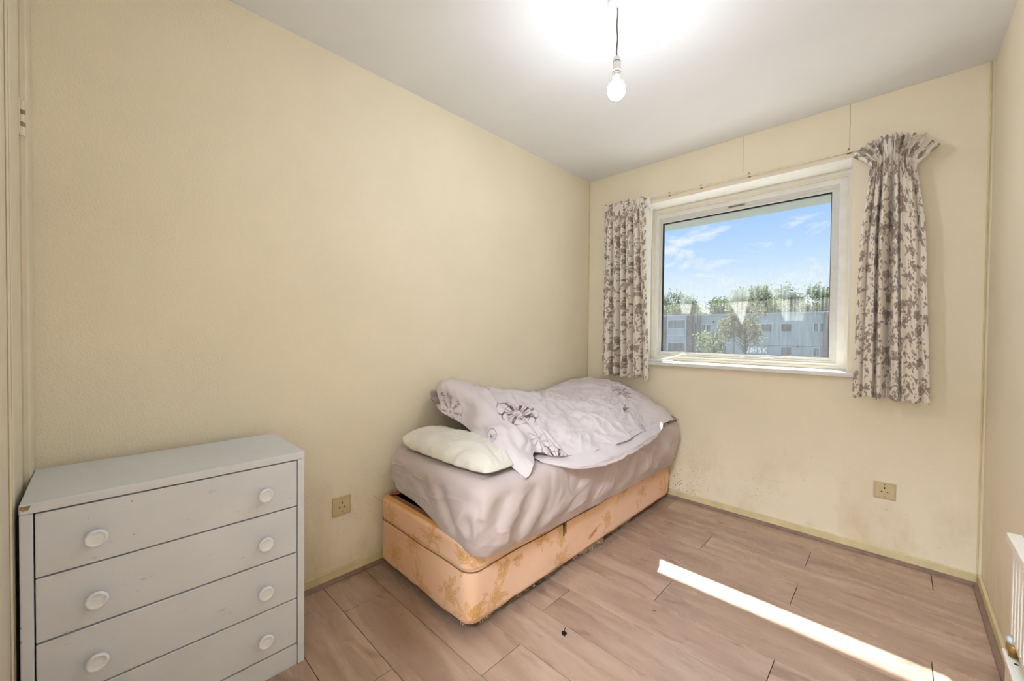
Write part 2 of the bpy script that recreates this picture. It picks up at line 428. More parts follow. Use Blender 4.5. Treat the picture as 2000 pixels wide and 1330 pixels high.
# door in the end wall, seen at a grazing angle at the left edge
d1 = struct(empty('door_1', (0, YE, 0)), 'cream painted door in the end wall beside the drawers')
MB().box((0.0, 0, 0), (0.105, 0.016, H-0.26), 0.004).box((0.0, 0, H-0.26), (1.0, 0.016, H-0.18), 0.004).box((0.90, 0, 0), (1.0, 0.016, H-0.26), 0.004).build('architrave', M_cream, d1)
lf = MB().box((0.16, 0, 0.012), (0.87, 0.006, H-0.28), 0.002).build('leaf', M_cream, d1)
for x in (0.34, 0.38, 0.66, 0.70):
    MB().box((x, 0.006, 0.25), (x+0.012, 0.010, H-0.45), 0.002).build('moulding', M_cream, lf)
for z in (1.68, 0.335):
    h = MB().tube([(0.150, 0.010, z-0.045), (0.150, 0.010, z+0.045)], 0.006, 10).box((0.128, 0, z-0.045), (0.172, 0.008, z+0.045), 0.001).build('hinge', M_cream, d1)
    for dz in (-0.016, 0.016):
        MB().tube([(0.150, 0.010, z+dz-0.006), (0.150, 0.010, z+dz+0.006)], 0.0062, 10).build('knuckle_gap', M_socket2, h)

# ------------------------------------------------------------------ window
win = struct(empty('window_1', ((WX0+WX1)/2, 0, WZ0)), 'wide single-pane window in white timber and grey metal frame')
win.location = (0, 0, 0)
# white painted reveal lining
MB().box((WX0, -0.001, WZ1-0.006), (WX1, 0.17, WZ1), 0.001).build('reveal_soffit', M_white, win)
MB().box((WX0, -0.001, WZ0+0.02), (WX0+0.006, 0.17, WZ1-0.006), 0.001).build('reveal_jamb', M_white, win)
MB().box((WX1-0.006, -0.001, WZ0+0.02), (WX1, 0.17, WZ1-0.006), 0.001).build('reveal_jamb', M_white, win)
MB().box((WX0-0.04, -0.036, 0.912), (1.660, 0.0, 0.938), 0.006, 3).box((WX0+0.0005, -0.001, 0.912), (WX1-0.0005, 0.20, 0.938), 0.001).build('sill', M_white, win)
fr = MB().ring((WX0, WX1, 0.938, WZ1), (0.484, 1.600, 0.956, 2.036), 0.168, 0.27).build('timber_frame', M_cream, win)
MB().ring((0.484, 1.600, 0.956, 2.036), (0.503, 1.566, 0.972, 2.005), 0.180, 0.27).build('bead', M_white, fr)
MB().ring((0.462, 1.622, 0.942, 2.062), (0.474, 1.611, 0.948, 2.050), 0.164, 0.170).build('bead', M_white, fr)
al = MB().ring((0.503, 1.566, 0.972, 2.005), (0.513, 1.546, 0.984, 1.988), 0.190, 0.25).ring((0.513, 1.546, 0.984, 1.988), (0.522, 1.530, 1.003, 1.972), 0.197, 0.24).build('metal_casement', M_alu, win)
MB().ring((0.522, 1.530, 1.003, 1.972), (0.529, 1.526, 1.006, 1.965), 0.209, 0.225).build('gasket', M_gasket, al)
for x, w2 in ((0.70, 0.022), (1.085, 0.014), (1.225, 0.034)):
    MB().box((x-w2, 0.174, 0.985), (x+w2, 0.192, 0.992), 0.002).tube([(x-w2*0.6, 0.180, 0.993), (x-w2*0.2, 0.172, 1.001), (x+w2*0.5, 0.172, 0.999)], 0.004, 8).build('window_catch', M_alu, win, True)
MB().tube([(0.50, 0.02, 0.944), (0.56, 0.10, 0.948), (0.62, 0.16, 0.962), (0.70, 0.172, 0.992)], 0.004, 8).tube([(0.48, 0.0, 0.943), (0.60, 0.03, 0.943), (0.66, 0.09, 0.943)], 0.005, 8).build('casement_stay', M_white, win, True)
MB().box((0.98, 0.186, 1.990), (1.08, 0.192, 1.999), 0.001).build('maker_plate', simple('grimy_plate', (128, 126, 120), 0.6, 0.15, 120), al)
# glass pane, partly steamed up with condensation
gx = np.linspace(0.527, 1.528, 320); gz = np.linspace(1.004, 1.968, 300)
X, Z = np.meshgrid(gx, gz, indexing='ij')
def blob(x0, x1, zt, zb, xb0, xb1, s=0.018):
    """fogged area: top width x0..x1 at zt narrowing to xb0..xb1 at zb"""
    t = np.clip((zt-Z)/(zt-zb), 0, 1); l = x0+(xb0-x0)*t; r = x1+(xb1-x1)*t
    return sstep(0, s, X-l)*sstep(0, s, r-X)*sstep(0, 0.014, Z-zb)*sstep(zt+0.10, zt-0.05, Z)
strk = 0.5+0.5*fbm(X*95, Z*3.0, 3, 3); fine = 0.5+0.5*fbm(X*230, Z*14, 9, 3)
wob = fbm(X*9, Z*7, 21, 3)*0.03
fog = 0.95*blob(0.640, 0.758, 1.39, 1.275, 0.662, 0.738)
fog = np.maximum(fog, 0.95*blob(0.945, 1.130, 1.42, 1.195, 1.060, 1.082))
fog = np.maximum(fog, 0.95*blob(1.215, 1.428, 1.43, 1.215, 1.300, 1.415)*(0.55+0.45*strk))
band = sstep(1.60, 1.43, Z+wob)*sstep(1.22, 1.36, Z+wob*0.5)*sstep(0.80, 1.0, X+wob)
drips = np.clip((strk-0.42)*2.4, 0, 1)
fog = np.maximum(fog, band*(0.30+0.50*drips)*(1-0.75*blob(1.135, 1.235, 1.40, 1.26, 1.118, 1.262, 0.03)))
fog = np.maximum(fog, 0.30*sstep(1.60, 1.44, Z+wob)*sstep(1.24, 1.40, Z)*(0.7+0.3*strk)+0.36*sstep(1.40, 1.28, Z)*(0.6+0.4*fine)+0.02*sstep(1.3, 1.0, Z))
runs = np.clip((fbm(X*150, Z*2.2, 31, 2)-0.45)*3, 0, 1)*sstep(1.55, 1.45, Z+wob)*sstep(1.20, 1.30, Z)*sstep(0.9, 1.0, X)
fog = np.clip(fog*(1-0.55*runs)*(1-0.70*sstep(1.42, 1.345, Z)), 0, 1)  # fog thinned below the eaves shadow line to offset direct sun
def stroke(pts, a=0.30, w_=0.0030):
    global fog
    for (xa, za), (xb, zb) in zip(pts[:-1], pts[1:]):
        L2 = (xb-xa)**2+(zb-za)**2; q = np.clip(((X-xa)*(xb-xa)+(Z-za)*(zb-za))/L2, 0, 1)
        fog = np.maximum(fog, a*sstep(w_, w_*0.4, np.hypot(X-xa-q*(xb-xa), Z-za-q*(zb-za))))
# letters someone drew in the wet bottom of the pane
for pts in ([(.022, .036), (.022, .010), (.014, .001), (.005, .005)], [(.030, .003), (.036, .033), (.043, .018), (.033, .002)], [(.050, .034), (.050, .002)], [(.064, .034), (.064, .002)], [(.050, .018), (.064, .018)],
            [(.090, .031), (.080, .033), (.078, .022), (.090, .016), (.089, .004), (.078, .003)], [(.106, .034), (.106, .002)], [(.124, .034), (.108, .018), (.127, .002)]):
    stroke([(1.089+a, 1.016+c) for a, c in pts])
G = np.stack([X, np.full_like(X, 0.216), Z], -1)
mg, t = mat_new('steamed_glass')
fa = t.n('VertexColor', layer_name='print').outputs[0]
tr = t.n('BsdfTransparent', i_Color=(0.97, 0.985, 0.98, 1)); tl = t.n('BsdfTranslucent', i_Color=(0.86, 0.90, 0.91, 1)); df = t.n('BsdfDiffuse', i_Color=(0.8, 0.83, 0.83, 1))
m1 = t.n('MixShader', i_0=0.25); t.t.links.new(tl.outputs[0], m1.inputs[1]); t.t.links.new(df.outputs[0], m1.inputs[2])
m2 = t.n('MixShader', i_0=t.math('MULTIPLY', fa, 0.80)); t.t.links.new(tr.outputs[0], m2.inputs[1]); t.t.links.new(m1.outputs[0], m2.inputs[2])
gl = t.n('BsdfGlossy', i_Roughness=0.02); lw = t.n('Fresnel', i_IOR=1.35)
m3 = t.n('MixShader', i_0=t.math('MULTIPLY', lw.outputs[0], 0.02)); t.t.links.new(m2.outputs[0], m3.inputs[1]); t.t.links.new(gl.outputs[0], m3.inputs[2])
t.t.links.new(m3.outputs[0], t.n('OutputMaterial').inputs[0])
grid_mesh('pane', G, mg, win, color=np.repeat(fog[..., None], 3, -1))['label'] = 'window pane streaked with condensation'

# deep eaves above the window outside
M_eave = simple('eaves_board', (130, 139, 136), 0.7, 0.04, 6)
struct(tag(MB().box((-4, 0.30, 2.073), (6, 0.820, 2.30)).build('eaves', M_eave), 'pale underside of the roof overhang outside the window'))
M_ext = simple('outer_render', (220, 216, 206), 0.8)
# ------------------------------------------------------------------ curtains
def crumple(x, y, sc, seed):
    """domain-warped ridged noise, like pressed creases"""
    wx = fbm(x*sc*0.5, y*sc*0.5, seed, 2); wy = fbm(x*sc*0.5+9, y*sc*0.5, seed+2, 2)
    r = 1-np.abs(fbm(x*sc+1.2*wx, y*sc+1.2*wy, seed+4, 2, 0.4)); return np.clip(r, 0, 1)**4-0.3
def lin(c): return np.array(s2l(*c)[:3])
M_tape = cloth('white_heading_tape', (236, 234, 230))
class Print:
    """paints a textile print on points given in cloth metres"""
    def __init__(s, U, V, base, la=1.0): s.la = la; s.U, s.V = U, V; s.c = np.ones(U.shape+(3,))*lin(base)
    def put(s, mask, col, a): s.c += (np.clip(mask, 0, 1)*a)[..., None]*(lin(col)-s.c)
    def win(s, cx, cy, R):
        """index window of the (separable) cloth grid around a motif, None when off the cloth"""
        a, b = s.U[:, 0], s.V[0, :]
        i0, i1 = np.searchsorted(a, (cx-R, cx+R)); j0, j1 = np.searchsorted(b, (cy-R, cy+R))
        return None if i0 == i1 or j0 == j1 else (slice(i0, i1), slice(j0, j1))
    def apply(s, k, mask, col, a):
        m = np.clip(mask, 0, 1)*a; s.c[k] += m[..., None]*(lin(col)-s.c[k])
    def rose(s, cx, cy, R, ph, line, fill, fa=0.55, n=5, lw=0.0022):
        k = s.win(cx, cy, R*1.35)
        if k is None: return
        x, y = s.U[k]-cx, s.V[k]-cy; r = np.hypot(x, y); th = np.arctan2(y, x)
        for q, (f, nn) in enumerate(((1.0, n+1), (0.68, n), (0.38, 3))):
            edge = R*f*(0.86+0.18*np.abs(np.sin(th*nn/2+ph+q)))
            if q == 0: s.apply(k, sstep(edge, edge-0.003, r)*(0.45+0.55*np.sin(th*2+ph)**2), fill, fa)
            s.apply(k, sstep(lw, lw*0.4, np.abs(r-edge)), line, 0.9*s.la)
            s.apply(k, sstep(lw, lw*0.3, np.abs(np.sin(th*nn/2+ph+q))*r)*(r < edge)*(r > edge*0.62), line, 0.8*s.la)
    def leaf(s, cx, cy, L, ang, line, fill, fa=0.4, wr=0.24, lw=0.0018):
        k = s.win(cx, cy, L*1.1)
        if k is None: return
        ca, sa = math.cos(ang), math.sin(ang); x0, y0 = s.U[k]-cx, s.V[k]-cy
        x = x0*ca+y0*sa; y = -x0*sa+y0*ca; h = L*wr*np.clip(1-(2*x/L)**2, 0, 1); ins = np.abs(x) < L/2
        s.apply(k, sstep(h, h*0.8-0.0005, np.abs(y))*ins, fill, fa)
        s.apply(k, sstep(lw, lw*0.4, np.abs(np.abs(y)-h))*ins, line, 0.8*s.la)
        s.apply(k, sstep(lw, lw*0.4, np.abs(y))*(np.abs(x) < L*0.62), line, 0.7*s.la)
def curtain_print(U, V, seed, S=1.0):
    rg = random.Random(seed); p = Print(U, V, (232, 224, 212))
    g1, g2, rose, olive = (136, 124, 116), (164, 152, 144), (212, 154, 138), (172, 166, 142)
    u1, v1 = U.max(), V.max()
    cell = 0.064; nr = int(v1/cell)+2; ncol = int(u1/cell)+2
    for r_ in range(nr):
        for c_ in range(ncol):
            cx, cy = (c_+0.5*(r_ % 2))*cell+rg.uniform(-.016, .016), r_*cell+rg.uniform(-.016, .016)
            big = rg.random() < 0.55
            for _ in range(9 if big else 6):
                a = rg.uniform(0, 6.28); d = rg.uniform(0.010, 0.036); p.leaf(cx+math.cos(a)*d, cy+math.sin(a)*d, rg.uniform(.010, .021), a+rg.uniform(-.6, .6), g1, rg.choice((olive, g2, g2)), 0.5)
            for q in range(3 if big else 1):
                a = rg.uniform(0, 6.28); d = 0.0 if q == 0 else rg.uniform(.014, .026)
                p.rose(cx+math.cos(a)*d, cy+math.sin(a)*d, rg.uniform(.009, .016) if big else 0.008, a, g1, rose if rg.random() < .6 else g2, 0.6, 5, 0.0019)
    return p.c
def smooth_fold(a, k): return np.tanh(k*np.sin(a))/math.tanh(k)
def make_curtain(kind):
    nu, nv = 320, 560
    u = np.linspace(0, 1, nu)[:, None]; v = np.linspace(0, 1, nv)[None, :]    # v=0 top of heading, 1 hem
    u, v = np.broadcast_arrays(u, v)
    if kind == 0:
        ztop, zbot = 2.112, 0.822
        xl = 0.188-0.006*v; xr = 0.528+0.036*sstep(0.1, 1, v)
        nf, ph = 6.0, 0.4
        warp = u+0.018*np.sin(7*u+2)+0.015*np.sin(17*u+v*1.3)
        A = 0.011+0.022*sstep(0.03, 0.25, v)+0.008*v
        x = xl+(xr-xl)*(u+0.006*np.sin(2*math.pi*nf*warp+ph)*sstep(0.04, 0.3, v))
        y = -0.084+0.30*A*smooth_fold(2*math.pi*nf*warp+ph+0.5*np.sin(v*3+u*4), 1.0)-0.006*v
        for (c_, w_, d_) in ((0.19, 0.014, 0.040), (0.36, 0.022, 0.066), (0.50, 0.016, 0.064), (0.655, 0.015, 0.060), (0.83, 0.012, 0.030), (0.07, 0.012, 0.022)):
            y = y+d_*np.exp(-((u-c_-0.012*np.sin(v*4+c_*20))/w_)**2)*sstep(0.02, 0.16, v)
        y += (1-sstep(0.03, 0.10, v))*0.006*np.sin(2*math.pi*17*u)
        y -= 0.010*sstep(0.9, 1.0, u)*v
        z = ztop+(zbot-ztop)*v+0.007*np.sin(2*math.pi*nf*warp+ph)*v-0.010*sstep(0.75, 1.0, u)*v
        z += (1-sstep(0, 0.05, v))*(0.005*np.sin(2*math.pi*17*u)+0.004*np.sin(2*math.pi*5*u+1)-0.018*sstep(0.06, 0.0, u)-0.014*sstep(0.93, 1, u))
        x += (1-sstep(0, 0.06, v))*0.008*np.sin(2*math.pi*11*u+1)
        cw, chh = 0.62, 1.29; seed = 11
    else:
        hh = 0.066                                   # heading part of v
        vb = np.clip((v-hh)/(1-hh), 0, 1); vh = np.clip((hh-v)/hh, 0, 1)
        xl = 1.703-0.024*sstep(0.0, 0.35, vb)-0.022*vb; xr = 1.872+0.022*sstep(0, 0.3, vb)+0.040*vb
        nf, ph = 4.2, 2.2
        warp = u+0.030*np.sin(6*u+1)+0.018*np.sin(15*u+vb)
        A = 0.014+0.028*sstep(0.0, 0.22, vb)+0.004*vb
        fade = 1-0.75*sstep(0.66, 0.80, u)*sstep(0.05, 0.4, vb)*sstep(1.0, 0.93, u)
        xn = xl+(xr-xl)*(u+0.006*np.sin(2*math.pi*nf*warp+ph)*sstep(0.0, 0.3, vb)*fade)
        zn = 2.030-0.055*(np.abs(u-0.46)*2)**2.2-0.02*u
        zbot = 0.822
        x = xn; z = zn+(zbot-zn)*vb
        y = -0.086+0.28*A*fade*smooth_fold(2*math.pi*nf*warp+ph+0.5*np.sin(vb*2.5+u*3), 1.0)-0.006*vb
        for (c_, w_, d_) in ((0.285, 0.026, 0.070), (0.465, 0.036, 0.056), (0.625, 0.012, 0.050), (0.13, 0.010, 0.022), (0.90, 0.02, 0.018)):
            y = y+d_*np.exp(-((u-c_-0.015*np.sin(vb*3+c_*17))/w_)**2)*sstep(-0.03, 0.16, vb)
        z = z+0.006*np.sin(2*math.pi*nf*warp+ph)*vb-0.006*sstep(0.7, 0.9, u)*vb
        # the heading flops outwards on both sides like a collar
        phi = np.radians(-50*np.clip((0.42-u)/0.42, 0, 1)**1.1+50*np.clip((u-0.50)/0.5, 0, 1)**1.1)
        x = x+vh*0.092*np.sin(phi); z = z+vh*0.092*np.cos(phi)
        pl = np.sin(2*math.pi*15*u+0.6*np.sin(9*u))
        y = y+(vh*0.010+(1-sstep(0, 0.18, vb))*0.006)*pl-0.012*vh*(np.abs(u-0.46)*2)**1.5
        z = z+vh*0.004*np.sin(2*math.pi*15*u+1.5)
        cw, chh = 0.50, 1.34; seed = 23
    P = np.stack([x, y, z], -1)
    fz = fbm(u*30, v*9, 41+kind, 3)*0.0016; P[..., 1] += fz
    P[..., 1] = np.minimum(P[..., 1], -0.010)
    col = curtain_print(u*cw, v*chh, seed)
    return P, col
cur = []
for kind, label in ((0, 'shorter-looking floral curtain hanging over the foot wall end of the bed, left of the window'), (1, 'floral curtain right of the window with its heading flopped outwards')):
    root = empty('curtain', ((0.36 if kind == 0 else 1.79), -0.05, 0.82))
    if kind == 0: label = 'floral cotton curtain left of the window, hanging above the bed'
    tag(root, label, 'curtain', 'floral curtains at the window')
    P, col = make_curtain(kind)
    P = P-np.array(root.location)
    grid_mesh('fabric', P, M_curtain, root, color=col)
    bk = P[::3, ::6]+np.array([0, 0.0022, 0]); grid_mesh('lining', bk, M_tape, root)
    cur.append(root)
def flap(name, pts, mat, parent, th=0.0015):
    P = np.array(pts, float); P = catmull(P, 18); P = catmull(P.transpose(1, 0, 2), 10).transpose(1, 0, 2)
    P = P-np.array(parent.location)
    full = np.concatenate([P, (P+np.array([0, th, 0]))[:, ::-1]], 1)
    return grid_mesh(name, full, mat, parent, cv=True)
flap('heading_tape', [[(1.746, -.082, 2.098), (1.762, -.090, 2.099), (1.780, -.084, 2.100)], [(1.748, -.090, 2.075), (1.764, -.096, 2.075), (1.784, -.088, 2.075)], [(1.750, -.088, 2.045), (1.767, -.094, 2.045), (1.786, -.084, 2.048)], [(1.764, -.082, 2.018), (1.770, -.085, 2.015), (1.776, -.082, 2.018)]], M_tape, cur[1])
flap('heading_tape', [[(1.717, -.078, 2.105), (1.724, -.082, 2.106), (1.732, -.076, 2.106)], [(1.719, -.080, 2.085), (1.726, -.084, 2.085), (1.734, -.078, 2.085)], [(1.722, -.078, 2.065), (1.727, -.080, 2.063), (1.732, -.076, 2.066)]], M_tape, cur[1])
flap('heading_tape', [[(.512, -.080, 2.088), (.528, -.092, 2.080), (.552, -.078, 2.098)], [(.515, -.085, 2.066), (.534, -.100, 2.062), (.556, -.082, 2.068)], [(.526, -.080, 2.044), (.540, -.094, 2.036), (.556, -.078, 2.042)], [(.536, -.075, 2.024), (.548, -.084, 2.018), (.557, -.072, 2.026)]], M_tape, cur[0])
flap('return_edge', [[(.538, -.055, 2.04), (.548, -.060, 2.04), (.556, -.040, 2.05)], [(.540, -.050, 1.95), (.546, -.056, 1.95), (.553, -.040, 1.95)], [(.543, -.044, 1.80), (.545, -.048, 1.80), (.549, -.040, 1.80)]], M_tape, cur[0])
# curtain rail
rail = tag(empty('curtain_rail', (1.0, -0.02, 2.10)), 'thin white curtain track fixed above the window', 'curtain rail')
def loc(b, name, m, parent, smooth=False):
    o = b.build(name, m, None, smooth); o.parent = parent; o.matrix_parent_inverse = parent.matrix_basis.inverted(); 
    return o
loc(MB().box((0.17, -0.022, 2.100), (1.90, -0.014, 2.111), 0.002), 'track', M_cream, rail)
for x in (0.25, 0.66, 0.87, 1.15, 1.615, 1.86):
    loc(MB().box((x-0.008, -0.014, 2.098), (x+0.008, 0.0, 2.116), 0.002).tube([(x, -0.016, 2.116), (x, -0.016, 2.122)], 0.003, 6), 'bracket', M_socket2, rail)
for x in (0.60, 0.78):
    loc(MB().tube([(x, -0.020, 2.100), (x, -0.024, 2.094), (x+0.004, -0.02, 2.090)], 0.0018, 6), 'glider', M_plastic, rail)
# ------------------------------------------------------------------ chest of drawers
dx0, dx1, dy0, dy1, dh = 0.030, 0.375, -2.903, -2.290, 0.720
ch = tag(empty('chest_of_drawers', (0, 0, 0)), 'white painted four-drawer chest with round knobs against the long wall', 'drawers')
ch.location = (dx0, dy0, 0)
def cb(a, b, bev=0.002): return MB().box((a[0]-dx0, a[1]-dy0, a[2]), (b[0]-dx0, b[1]-dy0, b[2]), bev)
cb((dx0, dy0, 0), (dx1, dy0+0.021, dh-0.024)).build('side_panel', M_dresser, ch)
cb((dx0, dy1-0.021, 0), (dx1, dy1, dh-0.024)).build('side_panel', M_dresser, ch)
cb((dx0, dy0-0.0005, dh-0.024), (dx1+0.0008, dy1+0.0005, dh), 0.003).build('top', M_dresser, ch)
cb((dx0, dy0+0.021, 0.01), (dx0+0.006, dy1-0.021, dh-0.024), 0).build('back_panel', M_dark, ch)
cb((dx1-0.022, dy0+0.0225, 0.0), (dx1-0.002, dy1-0.0225, 0.070), 0.0015).build('plinth', M_dresser, ch)
zs = [0.6945, 0.5395, 0.3830, 0.2270, 0.0735]
for i in range(4):
    zt, zb = zs[i], zs[i+1]
    dr = cb((dx1-0.019, dy0+0.0235, zb+0.002), (dx1-0.0005-0.001*(i == 1), dy1-0.0235, zt-0.002), 0.0018).build('drawer', M_dresser, ch)
    bx = cb((dx0+0.02, dy0+0.032, zb+0.012), (dx1-0.019, dy1-0.032, zt-0.03), 0.001).build('drawer_box', M_dark, dr)
    zc = (zt+zb)/2-0.008+0.0
    for y in (-2.780, -2.410):
        kn = MB().lathe([(0.0105, 0.0), (0.0100, 0.008), (0.0125, 0.013), (0.0190, 0.018), (0.0215, 0.022), (0.0215, 0.0255), (0.0185, 0.0290), (0.0165, 0.0285), (0.0140, 0.0265), (0.0070, 0.0262), (0.0, 0.0262)], 28, 'x', (dx1-dx0-0.001, y-dy0, zc)).build('knob', M_knob, dr, True)
MB().poly([(dx1-dx0+0.0012, 0.001, dh-0.003), (dx1-dx0+0.0012, 0.018, dh-0.004), (dx1-dx0+0.0012, 0.014, dh-0.014), (dx1-dx0+0.0012, 0.006, dh-0.015), (dx1-dx0+0.0012, 0.001, dh-0.010)], (0.0004, 0, 0)).build('paint_chip', M_chip, ch)['label'] = 'bare chipped front corner'
rg = random.Random(4)
for k in range(12):
    y = dy1-rg.uniform(0.0, 0.001); z = rg.uniform(0.05, 0.66)
    h2 = rg.uniform(0.003, 0.008)
    MB().poly([(dx1-dx0+0.0006, 0.0-0.0002, z), (dx1-dx0+0.0006, rg.uniform(0.0012, 0.003), z+h2*0.4), (dx1-dx0+0.0006, -0.0002, z+h2)], (0.0003, 0, 0)).build('paint_chip', M_chip, ch)

# ------------------------------------------------------------------ divan base
bx0, bx1, by0, by1, bz0, bz1 = 0.030, 0.706, -1.838, -0.030, 0.036, 0.346
bed = tag(empty('divan_bed_base', ((bx0+bx1)/2, (by0+by1)/2, 0)), 'peach damask upholstered divan bed base with frayed lower edge', 'bed')
BL = np.array(bed.location)
def rrect_path(x0, x1, y0, y1, r, step):
    """closed rounded-rectangle path starting at wall/foot corner, going foot side -> room side -> head side -> wall side"""
    pts = []
    def arc(cx, cy, a0, a1):
        n = max(3, int(r*abs(a1-a0)/step))
        for k in range(n): a = a0+(a1-a0)*k/n; pts.append((cx+r*math.cos(a), cy+r*math.sin(a)))
    def seg(p, q):
        n = max(1, int(math.dist(p, q)/step))
        for k in range(n): pts.append((p[0]+(q[0]-p[0])*k/n, p[1]+(q[1]-p[1])*k/n))
    seg((x0+r, y0), (x1-r, y0)); arc(x1-r, y0+r, -math.pi/2, 0)
    seg((x1, y0+r), (x1, y1-r)); arc(x1-r, y1-r, 0, math.pi/2)
    seg((x1-r, y1), (x0+r, y1)); arc(x0+r, y1-r, math.pi/2, math.pi)
    seg((x0, y1-r), (x0, y0+r)); arc(x0+r, y0+r, math.pi, 1.5*math.pi)
    return np.array(pts)
def path_s(p):
    d = np.hypot(*(np.roll(p, -1, 0)-p).T); return np.concatenate([[0], np.cumsum(d)[:-1]])
bp = rrect_path(bx0, bx1, by0, by1, 0.055, 0.0030); bs = path_s(bp)
zz = np.linspace(bz0, bz1-0.006, 104)
S_, Z_ = np.meshgrid(bs, zz, indexing='ij')
nx = np.roll(bp, -1, 0)-np.roll(bp, 1, 0); nrm2 = np.stack([nx[:, 1], -nx[:, 0]], -1); nrm2 /= np.linalg.norm(nrm2, axis=1, keepdims=True)
off = 0.0035*fbm(S_*5, Z_*7, 51, 3)-0.004*np.exp(-((Z_-0.238)/0.007)**2)
off -= 0.010*sstep(bz0+0.02, bz0, Z_)+0.010*sstep(bz1-0.02, bz1-0.006, Z_)
P = np.stack([bp[:, 0][:, None]+nrm2[:, 0][:, None]*off, bp[:, 1][:, None]+nrm2[:, 1][:, None]*off, Z_], -1)
P[..., 2] += 0.004*fbm(S_*9, Z_*0, 61, 3)*sstep(bz0+0.02, bz0, Z_)
P = np.maximum(P, np.array([bx0-0.002, -9, 0]))
def divan_print(U, V):
    rg = random.Random(31); p = Print(U, V, (246, 208, 178), 0.75)
    sat = 0.5+0.5*fbm(U*2.2+3, V*3, 71, 3)
    p.put(0.35*np.clip(sat, 0, 1), (236, 176, 116), 1.0)
    p.put(sstep(0.62, 0.0, U)*0.75, (226, 158, 84), 0.55)          # ambered foot end
    p.put(sstep(2.05, 2.45, U)*0.8, (226, 160, 82), 0.55)
    g, gl = (208, 152, 78), (238, 196, 128)
    spots = [(0.10, 0.10), (0.24, 0.20), (0.37, 0.30), (0.50, 0.13), (0.62, 0.06), (0.73, 0.10), (0.80, 0.20), (0.60, 0.28), (0.86, 0.31), (1.02, 0.24), (1.14, 0.20), (1.16, 0.07), (1.36, 0.27), (1.55, 0.12), (1.72, 0.25), (1.95, 0.14), (2.15, 0.25), (2.3, 0.1), (0.05, 0.28), (0.30, 0.07)]
    for (cx, cy) in spots:
        a0 = rg.uniform(0.2, 1.3)
        for q in range(10):
            a = a0+rg.uniform(-1.7, 1.7)+(math.pi if q % 3 == 0 else 0); d = rg.uniform(0.025, 0.075)
            p.leaf(cx+math.cos(a)*d, cy+math.sin(a)*d*0.8, rg.uniform(.028, .055), a+rg.uniform(-.3, .3), g, gl, 0.30, 0.18, 0.0022)
        for q in range(3):
            p.rose(cx+rg.uniform(-.03, .03), cy+rg.uniform(-.03, .03), rg.uniform(.016, .028), rg.uniform(0, 6), g, gl, 0.30, 5, 0.0022)
    return p.c
colr = divan_print(S_, Z_)
# soft edge of a worn hole and wear, dark stitched line of the piping is its own part
sidepos = bs[np.argmin(np.hypot(bp[:, 0]-bx1, bp[:, 1]-(-1.0)))]
hole = np.exp(-(((S_-sidepos+0.02*np.sin(Z_*90))/0.030)**2+((Z_-0.100-(S_-sidepos)*0.25)/0.012)**2)**1.5)
colr += (hole*0.9)[..., None]*(lin((196, 112, 42))-colr)
grid_mesh('upholstery', P-BL, M_divan, bed, cu=True, color=colr)
# top platform
tp = bp*1.0; tc = np.array([(bx0+bx1)/2, (by0+by1)/2])
rings = []
for f, z in ((0.0, bz1-0.006), (0.004, bz1-0.002), (0.010, bz1), (0.016, bz1+0.001), (0.020, bz1-0.003), (0.030, bz1-0.004), (0.10, bz1-0.004), (0.30, bz1-0.004)):
    q = bp-nrm2*(f+0.010); rings.append(np.column_stack([q, np.full(len(q), z)]))
RT = np.stack(rings, 1)
grid_mesh('edge_roll', RT[:, :4]-BL, M_divan, bed, cu=True, color=np.ones((len(bp), 4, 3))*lin((226, 164, 96)))
grid_mesh('platform_top', RT[:, 3:]-BL, M_divtop, bed, cu=True)
fl = MB(); vs = [fl.bm.verts.new((*(q[0] if False else q[:2]-BL[:2]), bz0+0.004)) for q in (bp-nrm2*0.012)]; fl.bm.faces.new(vs); fl.build('underside', M_dark, bed)
pp = bp+nrm2*0.0005; pts = [(*(q-BL[:2]), 0.238+0.002*math.sin(k*0.05)) for k, q in enumerate(pp)]; pts.append(pts[0])
MB().tube(pts, 0.0022, 6, False).build('piping', M_piping, bed, True)
for (x, y) in ((0.12, -1.72), (0.60, -1.70), (0.12, -0.15), (0.60, -0.15)):
    MB().lathe([(0.018, 0.0), (0.020, 0.006), (0.020, 0.022), (0.012, 0.030), (0.012, bz0+0.006)], 14, 'z', (x-BL[0], y-BL[1], 0.0005)).build('castor', M_dark, bed, True)
# seams with a dark slit on the long side
for (y, z0, z1) in ((-1.262, 0.178, 0.236), (-0.47, 0.232, 0.262)):
    MB().box((bx1-0.006-BL[0], y-0.0035-BL[1], z0), (bx1+0.0035-BL[0], y+0.0035-BL[1], z1), 0.001).build('seam_slit', M_dark, bed)['label'] = 'dark open slit in the side seam'
    MB().box((bx1-0.006-BL[0], y+0.010-BL[1], z0+0.008), (bx1+0.0030-BL[0], y+0.020-BL[1], z1+0.02), 0.001).build('seam_tab', M_piping, bed)
MB().lathe([(0.006, 0), (0.005, 0.004), (0.0, 0.006)], 10, 'x', (bx1-BL[0]-0.002, -0.985-BL[1], 0.104)).build('exposed_wood', simple('torn_wood', (190, 96, 62), 0.7, 0.1, 80), bed)
